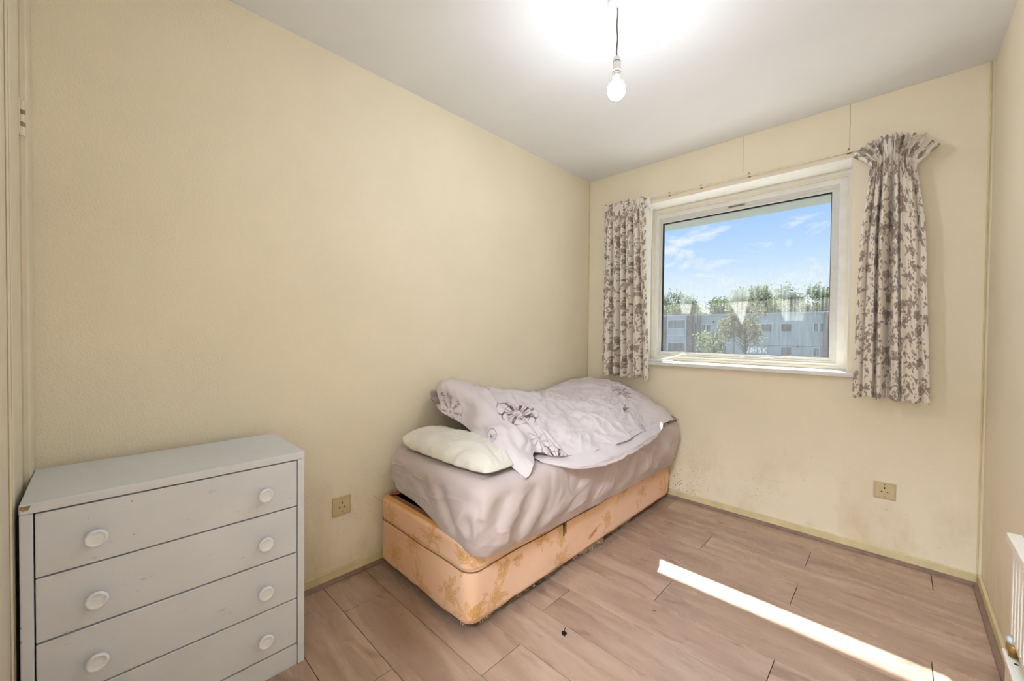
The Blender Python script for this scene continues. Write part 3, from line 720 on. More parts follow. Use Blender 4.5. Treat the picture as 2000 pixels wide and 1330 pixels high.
# frayed threads along the lower edge
fb = MB(); rg = random.Random(9)
def frays(n, ya, yb, lmin, lmax):
    for _ in range(n):
        y = rg.uniform(ya, yb); L = rg.uniform(lmin, lmax); x = bx1-0.008+rg.uniform(-0.004, 0.004)
        fb.tube([(x-BL[0], y-BL[1], bz0+0.004), (x+rg.uniform(-.006, .006)-BL[0], y+rg.uniform(-.008, .008)-BL[1], bz0-L*0.5), (x+rg.uniform(-.01, .01)-BL[0], y+rg.uniform(-.014, .014)-BL[1], max(0.0015, bz0-L))], 0.0005, 3)
frays(110, -1.10, -0.90, 0.008, 0.033); frays(30, -1.17, -1.08, 0.006, 0.022); frays(40, -0.87, -0.60, 0.003, 0.01); frays(60, -1.78, -1.2, 0.002, 0.007)
for _ in range(40):
    k = rg.randrange(int(0.56/0.0030), int(0.72/0.0030)); q = bp[k]-nrm2[k]*0.008; L = rg.uniform(.003, .010)
    fb.tube([(q[0]-BL[0], q[1]-BL[1], bz0+0.004), (q[0]-BL[0]+rg.uniform(-.004, .004), q[1]-BL[1]+rg.uniform(-.004, .004), bz0-L)], 0.0006, 3)
tag(fb.build('frayed_edge', M_thread, bed), 'loose frayed threads under the lower edge', kind='stuff')

# ------------------------------------------------------------------ mattress and fitted sheet
mx0, mx1, my0, my1, mtop = 0.040, 0.772, -1.822, -0.036, 0.572
def mshear(P):
    """the mattress lies slightly askew on its base"""
    x, y = P[..., 0], P[..., 1]
    f = np.clip((my1-y)/(my1-my0), 0, 1)
    P[..., 1] = y+0.030*f-0.055*f*np.clip((x-mx0)/(mx1-mx0), 0, 1.1)
    return P
def rounded_slab(x0, x1, y0, y1, r, z0, z1, er, step, name, mat, parent):
    p = rrect_path(x0, x1, y0, y1, r, step); d = np.roll(p, -1, 0)-np.roll(p, 1, 0); n = np.stack([d[:, 1], -d[:, 0]], -1); n /= np.linalg.norm(n, axis=1, keepdims=True)
    prof = [(0.30, z0)]+[(er*(1-math.cos(a)), z0+er*(1-math.sin(math.pi/2-a))) for a in np.linspace(math.pi/2, 0, 7)]
    prof = [(0.30, z0)]+[(er-er*math.sin(a), z0+er-er*math.cos(a)) for a in np.linspace(0, math.pi/2, 7)]+[(er-er*math.cos(a), z1-er+er*math.sin(a)) for a in np.linspace(0, math.pi/2, 7)]+[(0.30, z1)]
    R = np.stack([np.column_stack([p-n*f, np.full(len(p), z)]) for f, z in prof], 1)
    return grid_mesh(name, mshear(R), mat, parent, cu=True)
mt = rounded_slab(mx0+0.006, mx1-0.010, my0+0.010, my1-0.004, 0.06, bz1+0.004, mtop-0.008, 0.045, 0.02, 'mattress', M_mattress, None)
tag(mt, 'white mattress whose bare edge shows beneath the sheet at the foot', 'mattress')
sp_ = rrect_path(mx0, mx1, my0, my1, 0.075, 0.0075); ss = path_s(sp_)
dn = np.roll(sp_, -1, 0)-np.roll(sp_, 1, 0); sn = np.stack([dn[:, 1], -dn[:, 0]], -1); sn /= np.linalg.norm(sn, axis=1, keepdims=True)
foot = np.clip((sp_[:, 0]-mx0)/(mx1-mx0), 0, 1)*(sp_[:, 1] < my0+0.08)
# hem height along the perimeter
def interp_hem():
    hz = np.full(len(sp_), 0.36)
    for i, (x, y) in enumerate(sp_):
        if y < my0+0.075 and x < mx1-0.01: hz[i] = np.interp(x, [mx0, 0.10, 0.34, 0.55, 0.66, 0.76], [0.442, 0.428, 0.392, 0.345, 0.315, 0.312])
        elif x > mx1-0.08 and y < my1-0.02: hz[i] = np.interp(y, [-1.80, -1.66, -1.34, -0.89, -0.17, -0.04], [0.315, 0.300, 0.272, 0.268, 0.258, 0.262])
        elif y > my1-0.08: hz[i] = 0.27+0.12*(mx1-x)
    k = np.ones(15)/15; return np.convolve(np.concatenate([hz[-7:], hz, hz[:7]]), k, 'valid')
hem = interp_hem()
er = 0.055; NT1, NT2, NT3 = 40, 14, 46
T = []
S2 = ss[:, None]
cols = []
for k in range(NT1): f = 1-k/(NT1-1); cols.append(('t', f))
Psh = []
inner = 0.30
tt = np.linspace(0, 1, NT1); aa = np.linspace(0, math.pi/2, NT2+1)[1:]; bb = np.linspace(0, 1, NT3+1)[1:]
off_in = np.concatenate([inner-(inner-er)*tt, er-er*np.sin(aa), np.zeros(NT3)])         # distance inside the path
zrow = np.concatenate([np.full(NT1, mtop), mtop-er+er*np.cos(aa)])
nrow = len(off_in)
Zs = np.zeros((len(sp_), nrow)); Zs[:, :NT1+NT2] = zrow
Zs[:, NT1+NT2:] = (mtop-er)+(hem[:, None]-(mtop-er))*bb
OF = np.broadcast_to(off_in, Zs.shape).copy()
SS = np.broadcast_to(S2, Zs.shape)
# below the base top the sheet leans back in to the side of the base
OF += 0.030*sstep(0.36, 0.25, Zs)
bul = 0.012*np.sin(np.clip((mtop-Zs)/(mtop-0.30), 0, 1)*math.pi); OF -= bul
tr_ = np.cumsum(np.concatenate([[0], np.abs(np.diff(off_in[:NT1])), np.full(NT2, er*1.57/NT2), np.full(NT3, 0.25/NT3)]))[:nrow]
TR = np.broadcast_to(tr_, Zs.shape)
s_corner = ss[np.argmin(np.hypot(sp_[:, 0]-(mx1-0.02), sp_[:, 1]-(my0+0.02)))]
ds = SS-s_corner
# gentle undulation, long drag lines towards the room-side foot corner, crisp creases near the hem
wr = 0.006*fbm(SS*3.0, TR*4.0, 81, 3)
side = sstep(mtop-0.02, mtop-0.10, Zs)
drag = (ds-0.55*(Zs-0.30)*np.sign(ds))
wr += side*0.011*np.exp(-(ds/0.55)**2)*smooth_fold(drag*34+2.2*fbm(SS*4, TR*5, 85, 2), 1.1)
wr += side*0.009*np.exp(-((ds-0.9)/0.6)**2)*smooth_fold((ds-0.75*(Zs))*26+1.5*fbm(SS*3, TR*4, 87, 2), 1.0)
wr += side*0.010*np.exp(-((ds-1.55)/0.35)**2)*smooth_fold((ds+1.4*Zs)*22, 1.0)
wr += 0.0045*crumple(SS+0.4*TR, TR*0.8, 9, 91)*(0.25+side)
wr += -0.020*np.exp(-((ds+0.035+0.10*(Zs-0.40))/0.016)**2-((Zs-0.425)/0.045)**2)-0.018*np.exp(-((ds+0.145)/0.022)**2-((Zs-0.375)/0.04)**2)
wr += 0.010*np.exp(-((ds+0.075)/0.03)**2-((Zs-0.41)/0.07)**2)+0.012*np.exp(-((ds-0.02)/0.03)**2-((Zs-0.43)/0.07)**2)
zw = 0.0035*fbm(SS*4, TR*7, 95, 3)+0.0022*smooth_fold((SS*0.8+TR*2.2)*40+2*fbm(SS*3, TR*3, 97, 2), 0.8)*np.exp(-((ds+0.3)/0.35)**2)
OF = OF-wr*sstep(0.10, 0.02, off_in)[None, :]*(0.25+0.75*sstep(0.0, 0.07, Zs-hem[:, None]))
Psh = np.stack([sp_[:, 0][:, None]-sn[:, 0][:, None]*OF, sp_[:, 1][:, None]-sn[:, 1][:, None]*OF, Zs+zw*sstep(0.0, er, OF)], -1)
Psh = mshear(Psh)
Psh[..., 0] = np.maximum(Psh[..., 0], 0.006); Psh[..., 1] = np.minimum(Psh[..., 1], -0.006)
# second skin so the cloth has thickness, turned under at the hem
hemin = Psh[:, -1:, :].copy(); c0 = np.array([(mx0+mx1)/2, (my0+my1)/2])
nn3 = np.stack([sn[:, 0], sn[:, 1], np.zeros(len(sn))], -1)[:, None, :]
Psh = np.concatenate([Psh, Psh[:, -1:]-nn3*0.004+np.array([0, 0, -0.001]), Psh[:, -1:]-nn3*0.006+np.array([0, 0, 0.02])], 1)
sh = grid_mesh('fitted_sheet', Psh, M_sheet, None, cu=True)
tag(sh, 'mauve-grey fitted sheet stretched over the mattress', 'sheet')

# ------------------------------------------------------------------ pillow
def pillow():
    n, m = 120, 90
    u = np.linspace(-1, 1, n)[:, None]; v = np.linspace(-1, 1, m)[None, :]; u, v = np.broadcast_arrays(u, v)
    a = np.clip(1-np.abs(u)**3.2, 0, 1)*np.clip(1-np.abs(v)**2.6, 0, 1)
    prof = a**0.55
    L, Wd = 0.318, 0.160
    px = u*L*(1-0.05*(1-np.abs(v)**2)*np.abs(u)**6); py = v*Wd*(1-0.05*(1-u**2)*np.abs(v)**6)
    px = px*(1-0.09*np.abs(v)**3); py = py*(1-0.14*np.abs(u)**4)
    tp_ = sstep(0.35, 1.0, u); py = py*(1-0.40*tp_)-0.055*tp_
    crease = 0.007*fbm(u*4, v*3, 101, 3)+0.0045*smooth_fold(u*9+3*fbm(u*2, v*2, 103, 2), 0.9)*np.abs(v)
    top = 0.066*prof+crease*prof+0.010*np.exp(-((u+0.95)/0.3)**2)
    bot = -0.022*prof
    edge = 0.004*np.sin(u*23)*np.abs(v)**8
    A = np.stack([px, py+edge, top], -1); B = np.stack([px, py+edge, bot-0.001], -1)
    return np.concatenate([A, B[:, ::-1]], 1)
Pp = pillow(); ang = math.radians(1.0)
ca, sa = math.cos(ang), math.sin(ang)
cx, cy, cz = 0.412, -1.630, mtop+0.026
X_, Y_ = Pp[..., 0].copy(), Pp[..., 1].copy()
Pp[..., 0] = cx+X_*ca-Y_*sa; Pp[..., 1] = cy+X_*sa+Y_*ca
Pp[..., 2] += cz+0.065*np.clip((0.20-Pp[..., 0])/0.2, 0, 1)**1.3
pw = tag(grid_mesh('pillow', Pp, M_pillow, None, cv=True), 'off-white pillow half tucked under the duvet', 'pillow')

# ------------------------------------------------------------------ duvet
C = np.array([
 [(.035, -1.50, .760), (.150, -1.575, .735), (.240, -1.500, .668), (.42, -1.56, .648), (.60, -1.625, .622), (.768, -1.600, .558)],
 [(.030, -1.45, .850), (.130, -1.520, .866), (.270, -1.450, .800), (.43, -1.47, .732), (.61, -1.535, .672), (.755, -1.530, .580)],
 [(.030, -1.30, .818), (.140, -1.320, .826), (.280, -1.310, .790), (.43, -1.33, .738), (.57, -1.38, .678), (.665, -1.410, .600)],
 [(.030, -1.09, .772), (.160, -1.090, .778), (.310, -1.100, .755), (.46, -1.14, .718), (.62, -1.23, .664), (.765, -1.310, .574)],
 [(.030, -0.86, .735), (.170, -0.860, .742), (.330, -0.870, .730), (.49, -0.90, .704), (.66, -0.97, .654), (.800, -1.040, .575)],
 [(.030, -0.61, .732), (.180, -0.610, .740), (.340, -0.610, .728), (.51, -0.63, .702), (.67, -0.67, .652), (.803, -0.730, .577)],
 [(.030, -0.39, .772), (.180, -0.390, .786), (.350, -0.390, .768), (.51, -0.41, .724), (.66, -0.43, .660), (.795, -0.470, .578)],
 [(.030, -0.19, .788), (.190, -0.190, .810), (.360, -0.190, .792), (.52, -0.20, .732), (.66, -0.21, .656), (.780, -0.250, .580)],
 [(.040, -0.050, .760), (.190, -0.042, .768), (.360, -0.042, .758), (.52, -0.045, .695), (.64, -0.055, .620), (.742, -0.100, .566)]])
nu, nv = 440, 300
D = catmull(C, nu); D = catmull(D.transpose(1, 0, 2), nv).transpose(1, 0, 2)
# cloth coordinates in metres
su = np.concatenate([[0], np.cumsum(np.linalg.norm(np.diff(D[:, nv//2], axis=0), axis=1))]); sv = np.concatenate([[0], np.cumsum(np.linalg.norm(np.diff(D[nu//2], axis=0), axis=1))])
U, V = np.meshgrid(su, sv, indexing='ij')
u01, v01 = np.meshgrid(np.linspace(0, 1, nu), np.linspace(0, 1, nv), indexing='ij')
N3 = normals(D); N3 *= np.sign(N3[..., 2:3]+1e-9)
pad = np.clip(np.minimum(np.minimum(u01, 1-u01)*14, np.minimum(v01*8, (1-v01)*10)), 0, 1)
w1 = fbm(U*4.2, V*4.2, 111, 4)*0.018
# fold ridges fanning out from the gathered middle
cu_, cv_ = 0.62, 0.30
th = np.arctan2(V-cv_, U-cu_); rr = np.hypot(U-cu_, V-cv_)
w2 = 0.011*smooth_fold(th*9+3.2*fbm(U*3, V*3, 121, 3), 1.1)*np.exp(-((rr-0.22)/0.22)**2)
w3 = 0.0085*smooth_fold((V*0.9+U*0.35)*55+3.0*fbm(U*5, V*5, 131, 3), 1.0)*np.exp(-((U-1.05)/0.30)**2-((V-0.42)/0.22)**2)
w4 = 0.0090*smooth_fold((U*1.0-V*0.35)*48+2.5*fbm(U*4, V*4, 141, 2), 0.9)*np.exp(-((U-0.20)/0.22)**2)*sstep(0.25, 0.5, V)
w5 = 0.014*crumple(U, V*0.8, 6, 151)*(0.35+np.exp(-((U-0.95)/0.45)**2))+0.007*crumple(U, V, 13, 157)*np.exp(-((U-1.0)/0.4)**2)
creases = [((0.60, 0.16), (0.78, 0.30), 0.013, 0.014), ((0.70, 0.20), (0.76, 0.46), 0.011, 0.012), ((0.30, 0.10), (0.16, 0.72), 0.012, 0.018), ((0.40, 0.18), (0.36, 0.74), 0.010, 0.014),
           ((0.92, 0.38), (1.18, 0.52), 0.010, 0.009), ((0.90, 0.46), (1.15, 0.62), 0.010, 0.009), ((0.98, 0.33), (1.28, 0.44), 0.009, 0.009), ((0.52, 0.06), (0.60, 0.30), 0.014, 0.014), ((0.85, 0.04), (0.90, 0.26), 0.012, 0.013)]
wc = np.zeros_like(U)
for (a, b_, h, wd_) in creases:
    a = np.array(a); b_ = np.array(b_); d = b_-a; L2 = d@d
    q = np.clip(((U-a[0])*d[0]+(V-a[1])*d[1])/L2, 0, 1); bend = 0.018*np.sin(q*math.pi*1.3)
    dist = np.hypot(U-(a[0]+q*d[0])+bend*d[1]/math.sqrt(L2), V-(a[1]+q*d[1])-bend*d[0]/math.sqrt(L2))
    wc += h*np.exp(-(dist/wd_)**2)*np.sin(np.clip(q, 0.02, 0.98)*math.pi)**0.5-0.5*h*np.exp(-((dist-wd_*1.9)/wd_)**2)
disp = (w1+w2+w3+w4+w5+wc)*(0.25+0.75*pad)
D = D+N3*disp[..., None]
# wavy front hem
D[..., 2] += (0.010*fbm(U*7, V*0, 161, 3))*sstep(0.88, 1.0, v01)
D[..., 0] += (0.016*fbm(U*6, V*0, 163, 3))*sstep(0.80, 1.0, v01)*sstep(0.0, 0.1, u01)
D[..., 0] = np.maximum(D[..., 0], 0.008); D[..., 1] = np.minimum(D[..., 1], -0.012)
N3 = normals(D); N3 *= np.sign(N3[..., 2:3]+1e-9)
edge = np.clip(np.minimum(np.minimum(u01*nu/26, (1-u01)*nu/26), np.minimum(v01*nv/20, (1-v01)*nv/20)), 0, 1)
thick = 0.004+0.030*np.sqrt(1-(1-edge)**2)
Bt = D-N3*thick[..., None]
Bt[..., 2] = np.minimum(Bt[..., 2], D[..., 2]-0.003)
Bt[..., 0] = np.maximum(Bt[..., 0], 0.008); Bt[..., 1] = np.minimum(Bt[..., 1], -0.012)
dp = Print(U, V, (214, 205, 208))
PUR, MID, GH = (84, 58, 64), (150, 122, 126), (150, 138, 140)
def dahlia(cx, cy, R, ph, line=PUR, fa=0.85, nq=8, inner=True, squash=1.0, only=None, lw=0.0026):
    k = dp.win(cx, cy, R*1.3)
    if k is None: return
    x, y = dp.U[k]-cx, (dp.V[k]-cy)/squash
    for q in range(nq):
        if only and q not in only: continue
        a = ph+q*2*math.pi/nq; X1 = x*math.cos(a)+y*math.sin(a); Y1 = -x*math.sin(a)+y*math.cos(a)
        for (c0_, L_, wr_) in ((0.64, 0.70, 0.72), (0.42, 0.42, 0.50)):
            xx = (X1-R*c0_)/(R*L_/2); h = R*wr_*0.62*np.sqrt(np.clip(1-xx**2, 0, 1))*(0.75+0.3*np.clip(xx, -1, 1)); ins = np.abs(xx) < 1
            ed = np.abs(Y1)-h
            dp.apply(k, ins*sstep(0.0, -0.002, ed)*sstep(-R*0.085, -R*0.03, ed)*(0.6+0.4*(xx > -0.2)), line, fa)
            dp.apply(k, ins*sstep(lw, lw*0.4, np.abs(ed)), line, fa)
            if fa > 0.5: dp.apply(k, ins*sstep(R*0.028, R*0.012, np.abs(Y1))*(xx < 0.5), MID, 0.7)
    r = np.hypot(x, y)
    if inner: dp.apply(k, sstep(R*0.13, R*0.10, r), MID, 0.6)
DAHL = [(0.300, 0.485, 0.130, 0.35, {}), (1.318, 0.417, 0.080, 0.9, dict(line=(128, 108, 114), fa=0.7)), (1.50, 0.34, 0.075, 0.5, dict(line=(128, 108, 114), fa=0.6)), (0.02, 0.215, 0.070, 0.2, dict(line=(128, 108, 114), fa=0.45)), (0.323, 0.745, 0.075, 0.4, dict(line=GH, fa=0.45)), (0.40, 0.875, 0.105, 0.1, dict(fa=0.9)), (1.10, 0.80, 0.05, 0.3, dict(line=(128, 108, 114), fa=0.6)), (0.30, 0.10, 0.07, 0.4, dict(line=GH, fa=0.4))]
for a in DAHL: dahlia(*a[:4], **a[4])
for (cx, cy, R) in ((0.062, 0.585, 0.034),):
    k = dp.win(cx, cy, R*1.2); x, y = dp.U[k]-cx, dp.V[k]-cy; r = np.hypot(x, y)
    dp.apply(k, sstep(0.0022, 0.0008, np.abs(r-R)), PUR, 0.85)
    for q in range(5):
        a = 0.6+q*0.5; d = np.abs(-x*math.sin(a)+y*math.cos(a)); dp.apply(k, sstep(0.0018, 0.0008, d)*(r < R*0.8)*((x*math.cos(a)+y*math.sin(a)) > -R*0.3), PUR, 0.7)
dcol = dp.c
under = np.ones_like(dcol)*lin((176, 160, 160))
duv = tag(empty('duvet', (0.40, -0.80, mtop)), 'crumpled pale mauve duvet with dark flower print heaped on the bed', 'duvet')
DL = np.array(duv.location)
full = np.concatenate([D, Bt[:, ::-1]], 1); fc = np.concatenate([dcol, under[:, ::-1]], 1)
o = grid_mesh('top_layer', full-DL, M_duvet, duv, cv=True, color=fc)
# close both open ends (first and last station)
bm_ = bmesh.new(); bm_.from_mesh(o.data); bmesh.ops.remove_doubles(bm_, verts=bm_.verts, dist=1e-5)
be = [e for e in bm_.edges if e.is_boundary]; bmesh.ops.holes_fill(bm_, edges=be, sides=0)
bm_.to_mesh(o.data); bm_.free()
# folded-under layer bulging out along the room side
st = np.array([(-1.46, .700, .578, .030, .006), (-1.36, .735, .556, .075, .016), (-1.22, .752, .548, .095, .022), (-1.05, .757, .550, .100, .024), (-0.85, .755, .556, .100, .023), (-0.62, .748, .562, .090, .020), (-0.42, .735, .568, .070, .015), (-0.28, .715, .575, .040, .006)])
st = catmull(st, 120); na = 64
th = np.linspace(0, 2*math.pi, na, endpoint=False)[None, :]
yy = st[:, 0:1]+0*th; S2_ = np.abs(np.cos(th))**0.75*np.sign(np.cos(th)); Z2_ = np.abs(np.sin(th))**0.9*np.sign(np.sin(th))
fw = fbm(yy*9, th*1.2, 171, 3)
LX = st[:, 1:2]+st[:, 3:4]*S2_*(1+0.10*fw); LZ = st[:, 2:3]+st[:, 4:5]*Z2_*(1+0.25*fw)-0.30*np.clip(LX-0.785, 0, 1)
LF = np.stack([LX, yy+0.004*fw, LZ], -1)
lc = np.ones(LF.shape)*lin((214, 205, 208))
grid_mesh('folded_layer', LF-DL, M_duvet, duv, cv=True, color=lc)
# ruffled dark print corner peeping out at the window end
k = 60; a = np.linspace(0, 1, k)[:, None]; bq = np.linspace(0, 1, 24)[None, :]
RX = 0.690+0.085*bq+0.010*np.sin(a*19)*bq; RY = -0.300+0.22*a+0*bq; RZ = 0.585-0.018*bq+0.008*np.sin(a*26+bq*3)
RF = np.stack([RX, RY, RZ], -1)
rc = np.ones(RF.shape)*lin((176, 150, 140)); pm = sstep(0.1, 0.4, fbm(a*14+0*bq, bq*9, 181, 2)); rc += (pm*0.8)[..., None]*(lin((96, 66, 58))-rc)
full = np.concatenate([RF, (RF-np.array([0, 0, 0.004]))[:, ::-1]], 1)
grid_mesh('corner_ruffle', full-DL, M_duvet, duv, cv=True, color=np.concatenate([rc, rc[:, ::-1]], 1))
# ------------------------------------------------------------------ pendant light
px, py = 1.050, -1.433
pd = tag(empty('pendant_light', (px, py, 2.0)), 'bare lit bulb hanging from a cord and ceiling rose', 'light')
PZ = lambda z: z-2.0
MB().lathe([(0.0, 0.0), (0.012, -0.001), (0.030, 0.006), (0.036, 0.016), (0.038, 0.024)], 28, 'z', (0, 0, PZ(H-0.024))).build('ceiling_rose', M_plastic, pd, True)
rgp = random.Random(2)
MB().tube([(0.0012*math.sin(k*0.9), 0.0012*math.cos(k*0.8), PZ(H-0.024-(H-0.024-2.150)*k/14)) for k in range(15)], 0.0028, 8).build('cord', simple('brown_flex', (112, 104, 96), 0.6, 0.1, 90), pd, True)
lh = MB().lathe([(0.0, 2.156), (0.0085, 2.156), (0.0125, 2.150), (0.0135, 2.136), (0.0148, 2.1345), (0.0152, 2.108), (0.0158, 2.106), (0.0158, 2.101), (0.0140, 2.099)], 28, 'z', (0, 0, -2.0)).build('lampholder', M_plastic, pd, True)
MB().lathe([(0.0146, 2.1375), (0.0149, 2.1365), (0.0149, 2.1355), (0.0146, 2.1345)], 28, 'z', (0, 0, -2.0)).build('shade_ring', simple('grey_seam', (90, 88, 86), 0.6), lh, True)
MB().lathe([(0.0140, 2.0995), (0.0162, 2.0990), (0.0162, 2.0955), (0.0130, 2.0950)], 28, 'z', (0, 0, -2.0)).build('skirt_gap', simple('grey_gap', (96, 94, 92), 0.6), lh, True)
MB().lathe([(0.0125, 2.098), (0.0135, 2.085), (0.0170, 2.068), (0.0225, 2.059)], 28, 'z', (0, 0, -2.0)).build('bulb_base', simple('bulb_plastic', (222, 220, 216), 0.4), pd, True)
me, t = mat_new('lit_opal_bulb')
em = t.n('Emission', i_Color=(0.89, 0.955, 1.08, 1), i_Strength=BULB_STRENGTH)
t.t.links.new(em.outputs[0], t.n('OutputMaterial').inputs[0])
prof = [(0.0225, 2.059)]
for k in range(0, 15):
    a = math.radians(40-130*k/14); prof.append((max(0.0, 0.0325*math.cos(a)), 2.034+0.0345*math.sin(a)))
MB().lathe(prof, 32, 'z', (0, 0, -2.0)).build('bulb', me, pd, True)

# ------------------------------------------------------------------ sockets
def socket(name_loc, rotz, label):
    r = tag(empty('power_socket', name_loc, rotz), label, 'socket', 'single wall sockets')
    # local: plate in xz plane, front towards -y
    p = MB().box((-0.042, -0.008, -0.042), (0.042, 0.0, 0.042), 0.0025, 3).build('faceplate', M_socket, r)
    MB().ring((-0.036, 0.036, -0.036, 0.036), (-0.0352, 0.0352, -0.0352, 0.0352), -0.0083, -0.006).build('faceplate_groove', M_socket2, p)
    MB().box((-0.0023, -0.0086, 0.008), (0.0023, -0.0070, 0.018), 0.0008).build('earth_slot', M_dark, r)
    for s in (-1, 1):
        MB().box((s*0.011-0.0036, -0.0086, -0.0085), (s*0.011+0.0036, -0.0070, -0.0045), 0.0008).build('pin_slot', M_dark, r)
        MB().lathe([(0.0030, 0.0), (0.0026, -0.0008), (0.0, -0.0008)], 14, 'y', (0, -0.0080, s*0.0290+0.001)).build('screw', M_socket2, r)
    return r
socket((1.785, 0, 0.348), 0.0, 'small ivory power socket on the wall below the window')
socket((0, -2.006, 0.334), math.radians(90), 'small ivory power socket between the drawers and the bed')

# ------------------------------------------------------------------ radiator on the right wall and boxed pipe below it
rd = tag(empty('radiator', (2.05, -1.6, 0.33)), 'white single-panel radiator on the right wall', 'radiator')
RL = Vector(rd.location)
def rb(a, b, bev=0.002): return MB().box(Vector(a)-RL, Vector(b)-RL, bev)
rb((2.046, -2.10, 0.335), (2.058, -1.105, 0.602), 0.003).build('panel', M_radiator, rd)
y = -2.075
while y < -1.12:
    rb((2.0415, y, 0.36), (2.0465, y+0.020, 0.585), 0.002).build('rib', M_radiator, rd); y += 0.0333
rb((2.034, -2.105, 0.588), (2.062, -1.10, 0.612), 0.003).build('top_rail', M_radiator, rd)
for yb in (-1.30, -1.90): rb((2.058, yb, 0.40), (2.110, yb+0.03, 0.55), 0.001).build('bracket', M_radiator, rd)
v = MB().lathe([(0.010, 0.0), (0.010, 0.012), (0.014, 0.014), (0.014, 0.030), (0.009, 0.034)], 12, 'z', (2.050-RL.x, -1.120-RL.y, 0.296-RL.z)).build('valve', M_brass, rd, True)
MB().lathe([(0.013, 0.0), (0.013, 0.012), (0.008, 0.016)], 12, 'z', (2.050-RL.x, -1.120-RL.y, 0.330-RL.z)).build('valve_cap', simple('pale_blue_plastic', (196, 212, 216), 0.4), v, True)
bxg = tag(empty('pipe_boxing', (2.07, -1.6, 0)), 'low white pipe boxing under the radiator', 'boxing')
def bb_(a, b, bev=0.002): return MB().box(Vector(a)-Vector(bxg.location), Vector(b)-Vector(bxg.location), bev)
bb_((2.040, -2.2, 0.002), (2.078, -1.09, 0.278), 0.002).build('front_board', M_cream, bxg)
bb_((2.034, -2.2, 0.278), (2.108, -1.085, 0.293), 0.003).build('top_board', M_radiator, bxg)
for yy_ in (-1.15, -1.45): MB().lathe([(0.004, 0), (0.003, 0.001), (0.0, 0.001)], 10, 'z', (2.05-2.07, yy_+1.6, 0.293)).build('screw', M_dark, bxg)

# ------------------------------------------------------------------ bits on the floor
db = MB(); rg = random.Random(5)
r0 = bmesh.ops.create_icosphere(db.bm, subdivisions=3, radius=0.0085)
for v_ in r0['verts']:
    d = v_.co.normalized(); s_ = 1+0.35*math.sin(d.x*5+1)*math.cos(d.y*7)+0.25*math.sin(d.z*9+d.x*4); v_.co = Vector((v_.co.x*s_, v_.co.y*s_*0.9, abs(v_.co.z)*s_*0.9 if v_.co.z > -0.004 else 0.0))
db.tube([(0.004, -0.005, 0.004), (0.011, -0.010, 0.002)], 0.0016, 5)
db.tube([(-0.002, 0.004, 0.004), (-0.008, 0.016, 0.008), (-0.010, 0.026, 0.005)], 0.0012, 5)
o = db.build('dust_clump', simple('black_fluff', (28, 20, 16), 0.9, 0.2, 200), None, True); o.location = (0.936, -1.565, 0.0006)
tag(o, 'small black clump of fluff on the floor before the bed', 'debris')
o = MB().tube([(0, 0, 0.0016), (0.005, 0.004, 0.003), (0.010, 0.003, 0.0016)], 0.0015, 6).build('crumb', simple('brown_crumb', (60, 44, 34), 0.9), None, True); o.location = (1.118, -1.208, 0.0004)
tag(o, 'tiny dark crumb on the floor nearer the sunlit strip', 'debris')

# ------------------------------------------------------------------ outside
GZ = -3.2
M_grass = simple('lawn', (92, 108, 70), 0.9, 0.2, 0.6)
M_bounce = simple('pale_bounce_paving', (206, 202, 194), 0.85, 0.04, 1.5)
struct(tag(MB().box((-40, 0.30, GZ-0.2), (44, 9.0, GZ+0.02)).build('bounce_court', M_bounce), 'unseen pale court added below the window to bounce sunlight in'))  # unseen pale ground added to bounce sunlight into the room
struct(tag(MB().box((-90, 9.0, GZ-0.3), (60, 130, GZ)).build('ground_outside', M_grass), 'grass between the houses outside'))
M_rend = simple('house_render', (186, 188, 194), 0.8, 0.03, 0.8)
M_brick = simple('brown_brick', (132, 112, 112), 0.85, 0.12, 6)
M_pane = simple('far_dark_pane', (74, 86, 100), 0.15, 0.1, 2, 0.0, 0.6)
M_wfr = simple('far_white_frame', (228, 232, 236), 0.5, 0.03, 3)
M_panel = simple('far_grey_panel', (140, 142, 150), 0.7, 0.05, 3)  # plain grey for bay panel, string course and lamp post
hs = tag(empty('terrace_block', (-11.3, 58.0, GZ)), 'white rendered flat-roofed terrace with brown brick piers across the green', 'building')
HB = Vector(hs.location); YF = 58.0
def hx(a): return 1.816+(a-1.816)*1.4905
def hz(a): return 1.125+(a-1.125)*1.4905
def hbox(x0, x1, z0, z1, ya, yb, name, m, parent=None, bev=0):
    b = MB().box((x0-HB.x, YF+ya-HB.y, z0-HB.z), (x1-HB.x, YF+yb-HB.y, z1-HB.z), bev)
    return b.build(name, m, parent if parent is not None else hs)
hbox(-44, 10, GZ, hz(3.05), 0.0, 9.0, 'wall', M_rend)
hbox(-44.2, 10.2, hz(3.05), hz(3.05)+0.22, -0.12, 9.1, 'parapet', M_rend)
hbox(hx(-15.07), hx(-13.12), GZ, hz(3.12), -0.9, 0.0, 'bay', M_rend)
for x0, x1 in ((-15.62, -15.05), (-13.13, -12.58), (-12.16, -11.93), (-2.43, -2.02), (-19.6, -19.0), (-22.0, -21.4), (2.4, 2.9)):
    hbox(hx(x0), hx(x1), GZ, hz(3.10), -0.75, 0.0, 'brick_pier', M_brick)
def hwin(x0, x1, z0, z1, yo=0.0, n=2, fill=None):
    x0, x1, z0, z1 = hx(x0), hx(x1), hz(z0), hz(z1)
    f = MB().ring((x0-HB.x, x1-HB.x, z0-HB.z, z1-HB.z), (x0+0.07-HB.x, x1-0.07-HB.x, z0+0.07-HB.z, z1-0.07-HB.z), yo-0.06, yo+0.02).build('window', M_wfr, hs)
    for k in range(n):
        a, b_ = x0+0.07+(x1-x0-0.14)*k/n, x0+0.07+(x1-x0-0.14)*(k+1)/n
        hbox(a+0.03, b_-0.03, z0+0.07, z1-0.07, yo-0.03, yo-0.005, 'pane', fill or M_pane, f)
